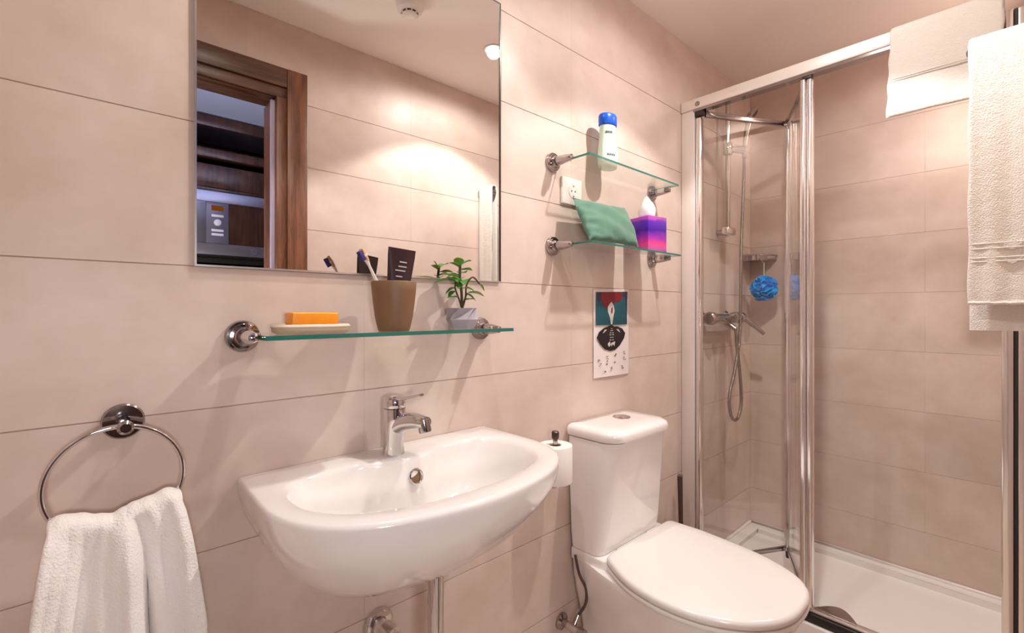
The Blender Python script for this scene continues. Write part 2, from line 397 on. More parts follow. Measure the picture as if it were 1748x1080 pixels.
# corridor behind the door with its cabinet wall
cf = struct('floor_corridor', B().box(-1.4, 2.4, -2.0, -.14, FZ-.08, FZ), 'floor')
struct('ceiling_corridor', B().box(-1.4, 2.4, -2.0, -.14, ZC, ZC+.06), 'corrceil')
struct('wall_corridor_left', B().box(-1.5, -1.4, -2.0, -.14, FZ, ZC), 'corrwall')
struct('wall_corridor_right', B().box(2.4, 2.5, -2.0, -.14, FZ, ZC), 'corrwall')
struct('wall_corridor_back', B().box(-1.5, 2.5, -2.1, -2.0, FZ, ZC), 'corrwall')
# ------------------------------------------------------------------ ceiling fittings
for n_, x, y in LAMPS:
    lab = {'A': 'round recessed downlight glowing white in the ceiling between basin and shower', 'B': 'round recessed downlight in the ceiling above the washbasin and mirror', 'C': 'added out-of-view downlight brightening the shower tray and far wall'}[n_]
    t = thing('ceiling_downlight', lab, 'ceiling light', (x, y, ZC))
    obj('trim_ring', B().lathe((x, y, ZC), (0,0,-1), [(0, .046), (.004, .045), (.006, .041), (.004, .036), (0, .034)]), 'plate', t)
    obj('lens', B().lathe((x, y, ZC-.001), (0,0,-1), [(0, .034), (.003, .030), (.004, .0)]), 'lens', t)
t = thing('smoke_detector', 'round white smoke detector with slotted grille on the ceiling', 'smoke detector', (.915, .426, ZC))
obj('base_plate', B().lathe((.915, .426, ZC), (0,0,-1), [(0, .054), (.012, .053), (.016, .050)]), 'plate', t)
obj('housing', B().lathe((.915, .426, ZC-.014), (0,0,-1), [(0, .050), (.018, .047), (.026, .036)]), 'plate', t)
obj('grille', B().lathe((.915, .426, ZC-.036), (0,0,-1), [(0, .030), (.010, .029), (.012, .026)]), 'dark', t)
obj('cap', B().lathe((.915, .426, ZC-.044), (0,0,-1), [(0, .029), (.006, .028), (.012, .020), (.013, .010)]), 'plate', t)
fb = B()
for k in range(10):
    a = 2*PI*k/10; fb.obox((.915+.030*math.cos(a), .426+.030*math.sin(a), ZC-.041), (math.cos(a), math.sin(a), 0), (-math.sin(a), math.cos(a), 0), (0,0,1), .003, .002, .007)
obj('grille_rib', fb, 'plate', t)
t = thing('added_fill_lamp', 'added unseen globe lamp in the corridor, filling the bathroom with light', 'lamp', (-.05, -.50, ZC))  # invented lamp out of view, placed as fill for the bathroom
obj('cord', B().cyl((-.05, -.50, ZC), (-.05, -.50, .12), .003, n=8), 'black', t)
obj('lamp_holder', B().lathe((-.05, -.50, .13), (0,0,-1), [(0, .012), (.004, .026), (.03, .026)]), 'plate', t)
obj('globe', B().lathe((-.05, -.50, .10), (0,0,-1), [(.09 - .09*math.cos(PI*k/20), .09*math.sin(PI*k/20)) for k in range(21)]), 'globe', t)

t = thing('added_strip_light', 'added unseen strip of cool light over the door, brightening the corridor ceiling', 'light', (.15, -.16, .98))  # invented light out of view, added to brighten the corridor ceiling
obj('channel', B().box(-.5, .9, -.165, -.1405, .965, .985), 'satin', t)
obj('strip', B().box(-.49, .89, -.164, -.144, .985, .990), 'strip', t)
# ------------------------------------------------------------------ cabinet with microwave in the corridor
CY = -1.25
t = thing('tall_cabinet', 'dark walnut tall kitchen cabinet facing the bathroom door', 'cabinet', (.72, CY, FZ))
for x in (.40, 1.06): obj('side_panel', B().box(x-.012, x+.012, CY-.58, CY, FZ, 1.15), 'cab', t, bevel=.001)
obj('valance', B().box(.412, 1.048, CY-.02, CY, 1.085, 1.15), 'cab', t, bevel=.001)
obj('shelf', B().box(.412, 1.048, CY-.56, CY-.004, .905, .955), 'cab', t, bevel=.001)
obj('shelf', B().box(.412, 1.048, CY-.56, CY-.004, .705, .725), 'cab', t, bevel=.001)
obj('flap_door', B().box(.414, 1.046, CY-.022, CY-.004, .728, .862), 'cab', t, bevel=.0015)
obj('back_panel', B().box(.412, 1.048, CY-.58, CY-.57, FZ, 1.15), 'cab', t)
obj('shelf', B().box(.412, 1.048, CY-.56, CY-.03, .285, .315), 'black', t)
obj('door', B().box(.414, 1.046, CY-.022, CY-.002, -.60, .265), 'cab', t, bevel=.0015)
obj('door', B().box(.414, 1.046, CY-.022, CY-.002, FZ+.1, -.606), 'cab', t, bevel=.0015)
for x0, x1, g in ((-.30, .384, 'dark walnut cabinet to the left of the microwave tower'), (1.076, 1.70, 'dark walnut cabinet to the right of the microwave tower')):
    t2 = thing('tall_cabinet', g, 'cabinet', ((x0+x1)/2, CY, FZ))
    obj('body', B().box(x0, x1, CY-.58, CY-.024, FZ, 1.15), 'cab', t2)
    obj('door', B().box(x0+.002, x1-.002, CY-.022, CY-.002, FZ+.1, .30), 'cab', t2, bevel=.0015)
    obj('door', B().box(x0+.002, x1-.002, CY-.022, CY-.002, .305, 1.148), 'cab', t2, bevel=.0015)
t = thing('microwave', 'built-in stainless steel microwave oven reflected in the mirror', 'microwave', (.72, CY, .317))
obj('frame', B().box(.418, 1.042, CY-.02, CY+.012, .640, .703).box(.418, 1.042, CY-.02, CY+.012, .330, .395).box(.418, .545, CY-.02, CY+.012, .395, .640).box(.985, 1.042, CY-.02, CY+.012, .395, .640), 'steel', t, bevel=.002)
obj('body', B().box(.42, 1.04, CY-.45, CY-.021, .318, .702), 'black', t)
obj('window', B().box(.664, .985, CY-.02, CY+.007, .395, .640), 'mwin', t)
cp = obj('control_panel', B().box(.545, .662, CY-.02, CY+.010, .395, .640), 'mwpanel', t, bevel=.002)
obj('display', B().box(.572, .634, CY+.009, CY+.0115, .590, .620), 'led', cp)
obj('knob', B().lathe((.603, CY+.01, .520), (0,1,0), [(0, .020), (.014, .018), (.016, .015)]), 'btn', cp)
for z in (.560, .474, .450): obj('button', B().box(.572, .634, CY+.009, CY+.013, z-.007, z+.007), 'btn', cp, bevel=.001)
obj('badge', B().lathe((.80, CY+.0115, .362), (0,1,0), [(0, .022), (.002, .020)], n=24), 'mwpanel', t)

# ------------------------------------------------------------------ mirror
t = thing('wall_mirror', 'large frameless rectangular mirror on the wall above the glass shelf', 'mirror', (.509, 1.0, .083))
obj('mirror_glass', B().box(.154, .865, .9945, .9995, .083, .857), 'mirror', t)
obj('edge', B().box(.8652, .8695, .9925, .9995, .082, .859), 'handle', t)
obj('edge', B().box(.1505, .1538, .9935, .9995, .082, .859), 'satin', t)
obj('edge', B().box(.1505, .869, .9935, .9995, .8572, .860), 'dchrome', t)
obj('edge', B().box(.1505, .869, .9935, .9995, .0795, .0828), 'satin', t)

# ------------------------------------------------------------------ glass shelves
def bracket(parent, x, z, yend=.945, r=.030, side=1, am='chrome'):
    b = B().lathe((x, .9995, z), (0,-1,0), [(0, r), (.004, r), (.009, r*.93), (.010, r*.80), (.013, r*.76), (.014, r*.60), (.022, r*.50)], n=36)
    f = obj('rosette', b, 'dchrome', parent, sharp=50)
    b = B().lathe((x, .980, z), (0,-1,0), [(0, .0125), (.010, .0150), (.035, .0125), (.055, .0095), (.060, .0085), (.062, .004)], n=24)
    a = obj('arm', b, am, f, sharp=50)
    obj('grip', B().box(x-.006 + side*.010, x+.006 + side*.010, .935, .965, z-.008, z+.008), 'chrome', f, bevel=.002)
def shelf(label, x0, x1, y0, y1, zt, xb0, xb1, zb, th=.008):
    t = thing('glass_shelf', label, 'shelf', ((x0+x1)/2, 1.0, zt))
    e = .0016
    obj('glass_panel', B().box(x0+e, x1-e, y0+e, y1, zt-th, zt), 'glass', t)
    obj('front_edge', B().box(x0, x1, y0, y0+e*.9, zt-th, zt), 'gedge', t, label='green polished front edge')
    obj('side_edge', B().box(x0, x0+e*.9, y0+e, y1, zt-th, zt), 'gedge', t)
    obj('side_edge', B().box(x1-e*.9, x1, y0+e, y1, zt-th, zt), 'gedge', t)
    bracket(t, xb0, zb, side=1, am='chrome' if zt < 0 else 'dchrome'); bracket(t, xb1, zb, side=-1, am='dchrome')
    return t
shelf('long clear glass shelf with green edge below the mirror', .236, .812, .878, .990, -.0435, .227, .800, -.048)
shelf('upper of the two small clear glass shelves, holding the bottle', 1.118, 1.652, .877, .988, .472, 1.088, 1.664, .462, .006)
shelf('lower of the two small clear glass shelves, holding the green pouch', 1.118, 1.652, .868, .988, .209, 1.088, 1.664, .201, .006)
ST = -.0432                                     # top of the long shelf

# ------------------------------------------------------------------ washbasin
def basin():
    t = thing('washbasin', 'white ceramic wall-hung washbasin under the mirror', 'washbasin', (.516, 1.0, -.313))
    out = [(.219, .998), (.217, .95), (.2165, .90), (.2155, .80), (.232, .735), (.262, .688), (.306, .652), (.365, .627), (.435, .611), (.516, .604), (.597, .611), (.667, .627), (.726, .652), (.770, .688), (.800, .735), (.8165, .80), (.8155, .90), (.815, .95), (.813, .998)]
    o2 = [tuple(p)[:2] for p in crom([(x, y, 0) for x, y in out], 6)]
    c = (.516, .83); N = 320
    RO = polar(o2, c, N)
    inn = [(.262, .875), (.290, .915), (.345, .930), (.410, .925), (.455, .905), (.50, .893), (.535, .893), (.58, .905), (.622, .925), (.69, .932), (.742, .918), (.770, .875), (.776, .82), (.762, .755), (.725, .705), (.66, .675), (.59, .662), (.516, .658), (.44, .662), (.37, .680), (.305, .712), (.268, .765), (.256, .82)]
    i2 = [tuple(p)[:2] for p in crom([(x, y, 0) for x, y in inn], 6, True)]
    RI = polar(i2, c, N)
    def ring(R, s, z, sy=None, yc=None, dy=0):
        sy = s if sy is None else sy
        r = []
        for x, y in R:
            X = c[0] + x*s; Y = c[1] + y
            Y = 1.0 - (1.0 - Y)*sy if yc is None else yc + (Y - yc)*sy
            r.append(Vector((X, min(Y + dy, .9985), z)))
        return r
    rings = [ring(RO, .22, -.540, .34), ring(RO, .42, -.534, .43), ring(RO, .58, -.517, .56), ring(RO, .70, -.492, .68), ring(RO, .80, -.461, .78), ring(RO, .89, -.425, .865), ring(RO, .948, -.390, .932),
             ring(RO, .990, -.355, .985), ring(RO, .998, -.330, .998), ring(RO, 1, -.321, 1), ring(RO, .995, -.3145, .994), ring(RO, .982, -.3125, .978)]
    # the deck: blend from outer outline to the inner one
    def blend(k, z):
        o_ = ring(RO, .982, z, .978); i_ = ring(RI, 1, z, 1, .83)
        return [o_[q]*(1-k) + i_[q]*k for q in range(N)]
    rings += [blend(.5, -.3130), blend(.93, -.3140)]
    for s, z in ((.985, -.3165), (.955, -.324), (.91, -.345), (.85, -.375), (.76, -.405), (.62, -.428), (.42, -.440), (.20, -.445), (.06, -.446)):
        rings.append(ring(RI, s, z, s, .83 - .0))
    body = obj('bowl', B().loft(rings), 'ceramic', t, sharp=60)
    # overflow rosette on the back slope of the bowl
    obj('overflow_ring', B().lathe((.532, .8860, -.356), (.05, -1, .35), [(0, .0175), (.005, .0170), (.006, .0145), (.003, .0120), (.0, .0115)]), 'chrome', t)
    obj('overflow_hole', B().lathe((.532, .886, -.356), (.05, -1, .35), [(-.001, .0115), (.0008, .0115)]), 'cup', t)
    obj('drain_ring', B().lathe((.516, .83, -.4450), (0,0,1), [(0, .03), (.003, .029), (.004, .02), (.002, .012), (.002, 0)]), 'chrome', t)
    for x in (.385, .66): obj('mounting_bolt', B().lathe((x, .88, -.512), (0,0,-1), [(0, .022), (.012, .020), (.013, .010), (.030, .009)], n=16), 'dark', t)
    return t
basin()
# faucet
t = thing('basin_faucet', 'chrome single-lever mixer tap on the back of the washbasin', 'faucet', (.512, .944, -.313))
fx, fy = .512, .944
secs = []
path = [((fx, fy, -.3135), .0245, .0245), ((fx, fy, -.309), .0240, .0240), ((fx, fy+.001, -.290), .0215, .023), ((fx+.001, fy, -.262), .0225, .025), ((fx+.002, fy-.001, -.240), .0245, .027), ((fx+.002, fy, -.222), .025, .027), ((fx+.002, fy, -.214), .0245, .0265)]
bb = B(); rings = []
for p, rx, ry in path:
    rings.append([Vector((p[0]+rx*math.cos(2*PI*k/28), p[1]+ry*math.sin(2*PI*k/28), p[2])) for k in range(28)])
obj('body', bb.loft(rings), 'chrome', t, sharp=50)
d = Vector((.28, -1, 0)).normalized()
sp = crom([Vector((fx, fy, -.262)) + d*.0, Vector((fx, fy, -.243)) + d*.030, Vector((fx, fy, -.236)) + d*.065, Vector((fx, fy, -.236)) + d*.095], 6)
b = B(); s_ = Vector((d.y, -d.x, 0)); rr = []
for i, p in enumerate(sp):
    k = i/(len(sp)-1); wx = .0200 - .004*k; hz = .024 - .011*k
    rr.append([p + s_*wx*math.cos(2*PI*q/24) + Vector((0,0,1))*hz*math.sin(2*PI*q/24) for q in range(24)])
obj('spout', b.loft(rr), 'chrome', t, sharp=50)
q_ = Vector((fx, fy, -.242)) + d*.090
obj('aerator', B().lathe(q_, Vector((d.x*.25, d.y*.25, -1)), [(-.012, .0125), (.010, .0135), (.014, .0125), (.0145, .0105), (.012, .0100)], n=24), 'dchrome', t)
hb = B(); rings = []
for z, r in ((-.213, .0235), (-.208, .0250), (-.196, .0245), (-.188, .021), (-.185, .012)):
    rings.append([Vector((fx+.002+r*math.cos(2*PI*k/28), fy+r*math.sin(2*PI*k/28), z)) for k in range(28)])
lev = obj('lever_cap', hb.loft(rings), 'chrome', t, sharp=50)
lp = crom([Vector((fx, fy, -.194)), Vector((fx, fy, -.190)) + d*.030, Vector((fx, fy, -.184)) + d*.058, Vector((fx, fy, -.178)) + d*.082], 5)
b = B(); rr = []
for i, p in enumerate(lp):
    k = i/(len(lp)-1); wx = .013 - .006*k; hz = .006 - .003*k
    rr.append([p + s_*wx*math.cos(2*PI*q/20) + Vector((0,0,1))*hz*math.sin(2*PI*q/20) for q in range(20)])
obj('lever', b.loft(rr), 'chrome', lev, sharp=60)
# waste trap
t = thing('drain_trap', 'chrome bottle trap and waste pipe under the washbasin', 'drain pipe', (.527, .81, -.565))
obj('tailpipe', B().cyl((.530, .805, -.500), (.530, .805, -.80), .0165), 'chrome', t)
obj('collar', B().lathe((.530, .805, -.498), (0,0,-1), [(0, .028), (.012, .028), (.020, .020), (.022, .017)]), 'chrome', t)
obj('bottle', B().lathe((.530, .805, -.80), (0,0,-1), [(0, .022), (.010, .032), (.10, .032), (.12, .026), (.125, .0)]), 'chrome', t)
obj('outlet_pipe', B().tube([(.530, .80, -.80), (.526, .85, -.765), (.512, .91, -.728), (.502, .9995, -.712)], .0175, 20), 'satin', t)
obj('outlet_nut', B().cyl((.504, .972, -.713), (.509, .945, -.719), .0205, n=20), 'chrome', t)
obj('wall_rosette', B().lathe((.502, .9995, -.712), (0,-1,0), [(0, .036), (.004, .036), (.012, .030), (.014, .022)]), 'chrome', t)

# ------------------------------------------------------------------ toilet
def toilet():
    t = thing('toilet', 'white close-coupled toilet with closed seat beside the shower', 'toilet', (1.322, .70, FZ))
    def rrect(x0, x1, y0, y1, r, z, bow=0, n=10, rb=.008):
        pts = []
        for cx, cy, a0, r_ in ((x1-r, y0+r, -PI/2, r), (x1-rb, y1-rb, 0, rb), (x0+rb, y1-rb, PI/2, rb), (x0+r, y0+r, PI, r)):
            for k in range(n+1):
                a = a0 + PI/2*k/n; X = cx + r_*math.cos(a); Y = cy + r_*math.sin(a)
                pts.append([X, Y])
        for p in pts:
            if bow and p[1] < (y0+y1)/2: p[1] -= bow*(1 - ((p[0]-(x0+x1)/2)/((x1-x0)/2))**2)
        return [Vector((p[0], p[1], z)) for p in pts]
    tank = obj('tank', B().loft([rrect(1.164, 1.520, .880, .985, .03, -.752, .010), rrect(1.160, 1.513, .868, .987, .035, -.70, .012), rrect(1.154, 1.488, .838, .990, .045, -.50, .018), rrect(1.152, 1.468, .822, .990, .045, -.398, .018)]), 'ceramic', t, sharp=50)
    lid = obj('tank_lid', B().loft([rrect(1.153, 1.467, .820, .989, .045, -.3955, .02), rrect(1.145, 1.475, .811, .991, .05, -.391, .024), rrect(1.144, 1.476, .809, .992, .05, -.374, .025), rrect(1.148, 1.472, .815, .991, .048, -.365, .025), rrect(1.160, 1.460, .828, .988, .04, -.3595, .025), rrect(1.20, 1.42, .86, .96, .03, -.357, .01)]), 'ceramic', t, sharp=60)
    obj('flush_button', B().lathe((1.345, .920, -.3585), (0,0,1), [(0, .030), (.004, .029), (.005, .025), (.003, .023), (.003, .0)]), 'chrome', lid)
    fl = obj('flush_plate', B().lathe((1.345, .920, -.3560), (0,0,1), [(0, .0225), (.003, .021), (.004, .0)]), 'chrome', lid)
    # seat outline
    half = [(0, .376), (.06, .381), (.11, .400), (.155, .437), (.19, .49), (.213, .55), (.225, .62), (.227, .69), (.222, .75), (.209, .80), (.199, .83), (.194, .848), (.182, .859), (.165, .863), (.09, .864), (0, .864)]
    cx = 1.322; O = [(cx+x, y) for x, y in half] + [(cx-x, y) for x, y in reversed(half[1:-1])]
    O2 = [tuple(p)[:2] for p in crom([(x, y, 0) for x, y in O], 6, True)]
    c = (cx, .62); N = 144; R = polar(O2, c, N)
    def ring(s, z, sy=None, dy=0, ymax=None):
        sy = s if sy is None else sy
        r = []
        for x, y in R:
            Y = c[1] + y*sy + dy
            r.append(Vector((c[0] + x*s + (.60 if Y > .6 else .45)*(Y - .60)**2, Y if ymax is None else min(Y, ymax), z)))
        return r
    obj('seat_lid', B().loft([ring(.985, -.7625), ring(.998, -.759), ring(1.0, -.750), ring(.985, -.7435), ring(.955, -.7405), ring(.80, -.7385), ring(.45, -.7365), ring(.1, -.7358)]), 'seatp', t, sharp=60)
    obj('seat', B().loft([ring(.975, -.7785), ring(1.0, -.776), ring(1.004, -.770), ring(.995, -.7655), ring(.90, -.7645)]), 'seatp', t, sharp=60)
    obj('hinge', B().cyl((1.24, .862, -.753), (1.28, .862, -.753), .009, n=16), 'seatp', t)
    obj('hinge', B().cyl((1.41, .862, -.753), (1.45, .862, -.753), .009, n=16), 'seatp', t)
    # pan: front part follows the seat, back part runs under the tank
    def pan(s, z, back, wb, fr):
        r = []
        for x, y in R:
            X = c[0] + x*s; Y = c[1] + y*s + fr
            if y > 0:
                k = min(1, y/.22); Y = Y + (back - (c[1] + .223*s + fr))*k**1.0
                X = c[0] + x*s*(1 + (wb/(.215*s) - 1)*k) if abs(x) > 1e-6 else c[0]
            r.append(Vector((X, min(Y, .988), z)))
        return r
    obj('pan', B().loft([pan(.62, FZ+.004, .97, .115, .10), pan(.60, FZ+.03, .97, .110, .10), pan(.60, -1.08, .975, .110, .09), pan(.68, -.98, .98, .125, .065), pan(.82, -.89, .985, .150, .035), pan(.92, -.84, .985, .160, .012), pan(.965, -.80, .985, .163, .004), pan(.972, -.786, .985, .164, .004), pan(.955, -.7800, .985, .163, .004)]), 'ceramic', t, sharp=60)
    obj('deck', B().loft([rrect(1.160, 1.524, .84, .987, .03, -.79), rrect(1.161, 1.523, .842, .987, .03, -.7545)]), 'ceramic', t, bevel=.004, sharp=60)
toilet()
# stop valve and hose
t = thing('stop_valve', 'chrome angle stop valve with hose on the wall beside the toilet', 'valve', (1.145, 1.0, -.99))
obj('wall_rosette', B().lathe((1.13, .9995, -.985), (0,-1,0), [(0, .026), (.006, .025), (.012, .012), (.03, .011)]), 'dchrome', t)
obj('body', B().cyl((1.13, .97, -.985), (1.13, .925, -.985), .012, n=16), 'chrome', t)
obj('knob', B().lathe((1.13, .928, -.985), (0,-1,0), [(0, .010), (.002, .017), (.022, .016), (.024, .012)], n=16), 'dchrome', t)
obj('outlet', B().cyl((1.13, .95, -.985), (1.155, .95, -.955), .008, n=12), 'dchrome', t)
obj('supply_hose', B().tube(crom([(1.155, .95, -.955), (1.172, .935, -.92), (1.168, .93, -.87), (1.148, .94, -.82), (1.146, .955, -.765)], 6), .0045, 10), 'hosed', t)
# toilet brush
t = thing('toilet_brush', 'toilet brush with dark handle standing between toilet and shower', 'toilet brush', (1.79, .93, FZ))
obj('holder', B().lathe((1.79, .93, FZ+.004), (0,0,1), [(0, .045), (.003, .047), (.12, .043), (.28, .040), (.282, .036), (.10, .034)], caps=True), 'plate', t)
obj('handle', B().tube([(1.78, .93, FZ+.08), (1.787, .94, -.84), (1.808, .955, -.675)], [.009, .009, .0105], 14), 'handle', t)
obj('handle_cap', B().lathe((1.808, .955, -.675), (0.12,0.08,1), [(0, .0108), (.006, .0105), (.009, .005)], n=14), 'dchrome', t)
# toilet roll
t = thing('toilet_roll_holder', 'upright chrome toilet roll holder between washbasin and toilet', 'toilet roll holder', (1.028, .999, -.50))
obj('wall_rosette', B().lathe((1.028, .9995, -.515), (0,-1,0), [(0, .025), (.006, .024), (.010, .010), (.015, .009)]), 'chrome', t)
obj('arm', B().tube(crom([(1.028, .985, -.515), (1.028, .955, -.515), (1.028, .935, -.512), (1.028, .932, -.49)], 5), .008, 12), 'chrome', t)
obj('post', B().cyl((1.028, .932, -.50), (1.028, .932, -.372), .0075, n=16), 'dchrome', t)
obj('post_knob', B().lathe((1.028, .932, -.375), (0,0,1), [(0, .009), (.004, .011), (.020, .011), (.023, .008)], n=20), 'handle', t)
t = thing('toilet_roll', 'white toilet paper roll standing upright beside the washbasin', 'toilet roll', (1.028, .932, -.497))
obj('paper', B().lathe((1.028, .932, -.498), (0,0,1), [(0, .018), (0, .049), (.002, .050), (.104, .050), (.106, .049), (.106, .018), (.002, .018)], n=40, caps=False), 'roll', t)
obj('core', B().lathe((1.028, .932, -.496), (0,0,1), [(0, .0178), (.102, .0178), (.102, .0160), (0, .0160)], n=32, caps=False), 'dish', t)

# ------------------------------------------------------------------ towel ring and hand towel
t = thing('towel_ring', 'chrome towel ring on a round rosette at the lower left of the wall', 'towel ring', (.053, 1.0, -.18))
obj('rosette', B().lathe((.053, .9995, -.180), (0,-1,0), [(0, .0285), (.005, .0285), (.008, .026), (.009, .010)], n=40), 'dchrome', t)
obj('post', B().lathe((.053, .992, -.180), (0,-1,0), [(0, .010), (.02, .0075), (.035, .008), (.045, .011), (.056, .011), (.060, .007)], n=24), 'dchrome', t)
RC = Vector((.0435, .943, -.2615)); RR = .0835
obj('ring', B().tube([RC + Vector((RR*math.sin(2*PI*k/72), 0, RR*math.cos(2*PI*k/72))) for k in range(72)], .0038, 12, closed=True), 'chrome', t)
def hand_towel():
    NU, NV = 72, 70
    tops = [(-.034, -.302), (-.02, -.297), (.0, -.300), (.02, -.307), (.038, -.311), (.052, -.305), (.064, -.300), (.085, -.296), (.105, -.289), (.124, -.296)]
    def topz(x):
        for (a, za), (b, zb) in zip(tops, tops[1:]):
            if x <= b: k = max(0, (x-a)/(b-a)); k = k*k*(3-2*k); return za + (zb-za)*k
        return tops[-1][1]
    P = []
    for i in range(NU+1):
        u = i/NU; row = []
        for j in range(NV+1):
            v = j/NV                          # 0 back hem .. .36 top .. 1 front hem
            xt = -.033 + .156*u
            if v < .36:
                k = 1 - v/.36; z = topz(xt) - .012 - .36*k**1.1; y = .956 + .018*min(1, k*3) + .004*math.sin(9*u + 2)*k; x = xt + (u-.5)*.03*k
            elif v < .46:
                a = (v-.36)/.10*PI; y = .937 + .019*math.cos(a); z = topz(xt) - .012 + .012*math.sin(a); x = xt
            else:
                k = (v-.46)/.54; z = topz(xt) - .012 - .52*k
                spread = min(1, k*2.6)**.8
                x = xt + (u-.45)*.055*spread
                fold = .0105*math.sin(2*PI*(u*2.35) + .7 + .5*k) + .0055*math.sin(2*PI*(u*5.3) + 1.9 - .8*k) + .003*math.sin(2*PI*u*11 + 6*k)
                crease = -.020*math.exp(-((u - .655 - .02*k)/.035)**2) + .012*math.exp(-((u-.56)/.05)**2) 
                bunch = .006*math.sin(26*u + 1)*math.exp(-k*9)
                y = .918 - .012*min(1, k*4) - (fold + crease*min(1, .3+k*2.2))*(.35 + .65*min(1, k*3)) - bunch - .010*math.exp(-((k-.12)/.08)**2)*math.sin(2*PI*u*2.2+.4)
            row.append((x, y, z))
        P.append(row)
    t = thing('hand_towel', 'white terry hand towel hanging through the chrome ring', 'towel', (.045, .93, -.30))
    obj('cloth', B().sheet(P, .007), 'terry', t, sharp=80)
    hb = [[(p[0]*1, p[1]-.0045*(1 if j_ > 0 else 1), p[2]) for j_, p in enumerate(r[-4:])] for r in P]
    obj('hem', B().sheet(hb, .004), 'terry2', t, sharp=80)
hand_towel()

# ------------------------------------------------------------------ things on the long shelf
t = thing('soap_dish', 'flat beige stone soap dish on the long glass shelf', 'soap dish', (.326, .917, ST))
def oval(cx, cy, a, b_, z, n=48, p=3.2):
    r = []
    for k in range(n):
        q = 2*PI*k/n; c_, s_2 = math.cos(q), math.sin(q)
        r.append(Vector((cx + a*math.copysign(abs(c_)**(2/p), c_), cy + b_*math.copysign(abs(s_2)**(2/p), s_2), z)))
    return r
dcx, dcy = .326, .917
obj('dish', B().loft([oval(dcx, dcy, .060, .030, ST), oval(dcx, dcy, .068, .036, ST+.004), oval(dcx, dcy, .069, .037, ST+.015), oval(dcx, dcy, .066, .034, ST+.018), oval(dcx, dcy, .058, .027, ST+.017), oval(dcx, dcy, .052, .022, ST+.0145)]), 'dish', t, sharp=60)
obj('rim', B().loft([oval(dcx, dcy, .0695, .0375, ST+.0125), oval(dcx, dcy, .0700, .0380, ST+.0145), oval(dcx, dcy, .0665, .0345, ST+.0185), oval(dcx, dcy, .0655, .0335, ST+.0165)], False, False), 'concrete2', t, label='paler rim')  # top of the rim in a paler tone than the dish
sp_ = obj('soap_bar', B().box(.283, .369, .895, .938, ST+.0165, ST+.0405), 'soap', None, bevel=.004, segs=3, at=(.326, .917, ST+.0165))
tag(sp_, 'translucent orange soap bar lying on the beige soap dish', 'soap')
CXc, CYc = .497, .915
t = thing('tumbler', 'matte brown tapered tumbler on the long glass shelf', 'cup', (CXc, CYc, ST))
obj('cup_body', B().lathe((CXc, CYc, ST), (0,0,1), [(0, .0), (0, .031), (.002, .033), (.03, .0395), (.06, .0435), (.085, .0462), (.104, .0475), (.1055, .0465), (.104, .0445), (.08, .0425), (.03, .036), (.006, .030), (.005, 0)], n=56, caps=False), 'cup', t, sharp=60)
def brush(name, label, base, top, handle, bris, head):
    base, top = Vector(base), Vector(top); t = thing(name, label, 'toothbrush', tuple(base))
    dd = (top-base).normalized(); L = (top-base).length
    P = [base + dd*L*k for k in (0, .3, .6, .8, .86, .93, 1)]; rad = [.0042, .0046, .0036, .0028, .0045, .0062, .0045]
    obj('handle', B().tube(P, rad, 12), handle, t)
    side = Vector((-.85, -.3, -.3)); side = (side - dd*side.dot(dd)).normalized(); up = dd.cross(side)
    obj('head', B().obox(base + dd*(L-.012), dd, up, side, .014, .0058, .0032), head, t, bevel=.002)
    obj('bristles', B().obox(base + dd*(L-.011) + side*.0075, dd, up, side, .0105, .0045, .0055), bris, t, bevel=.001)
brush('toothbrush', 'white toothbrush with peach head and navy bristles leaning in the brown tumbler', (.508, .922, ST+.012), (.421, .908, .124), 'bwhite', 'navy', 'bamboo')
t = thing('toothpaste_tube', 'flat dark burgundy toothpaste tube standing in the brown tumbler', 'toothpaste', (.497, .915, ST+.01))
tb = B(); base = Vector((.499, .916, ST+.012)); dd = Vector((.10, -.02, .99)).normalized(); sd = Vector((.96, -.20, -.10)).normalized(); sd = (sd - dd*sd.dot(dd)).normalized(); nn = dd.cross(sd)
rings = []
for h_, wd, th in ((0, .012, .010), (.012, .012, .010), (.016, .019, .015), (.06, .023, .012), (.11, .027, .006), (.150, .0300, .0022), (.166, .0305, .0014)):
    p = base + dd*h_; rings.append([p + sd*wd*math.cos(2*PI*k/24) + nn*th*math.sin(2*PI*k/24) for k in range(24)])
obj('tube_body', tb.loft(rings), 'tube', t, sharp=60)
pb = B(); 
for h_, a, b_ in ((.118, -.012, .010), (.127, -.006, .012), (.105, -.010, .004), (.137, -.004, .012)):
    p = base + dd*h_ + sd*(a+b_)/2 - nn*(.0068 - (h_-.105)*.10); pb.obox(p, sd, dd, nn, (b_-a)/2, .0012, .0004)
obj('print_marks', pb, 'print_w', t, kind='stuff')
px_, py_ = .702, .948
t = thing('potted_plant', 'small leafy green plant in a faceted grey pot on the glass shelf', 'plant', (px_, py_, ST))
def poly(cx, cy, r, z, n, rot): return [Vector((cx + r*math.cos(rot+2*PI*k/n), cy + r*math.sin(rot+2*PI*k/n), z)) for k in range(n)]
obj('pot', B().loft([poly(px_, py_, .030, ST, 6, .2), poly(px_, py_, .0405, ST+.022, 6, .2), poly(px_, py_, .0385, ST+.050, 6, .75), poly(px_, py_, .034, ST+.050, 6, .75), poly(px_, py_, .032, ST+.044, 6, .75)]), 'concrete', t, sharp=10, smooth=False)
obj('soil', B().lathe((px_, py_, ST+.043), (0,0,1), [(0, .029), (.002, .027), (.003, 0)], n=20), 'soil', t)
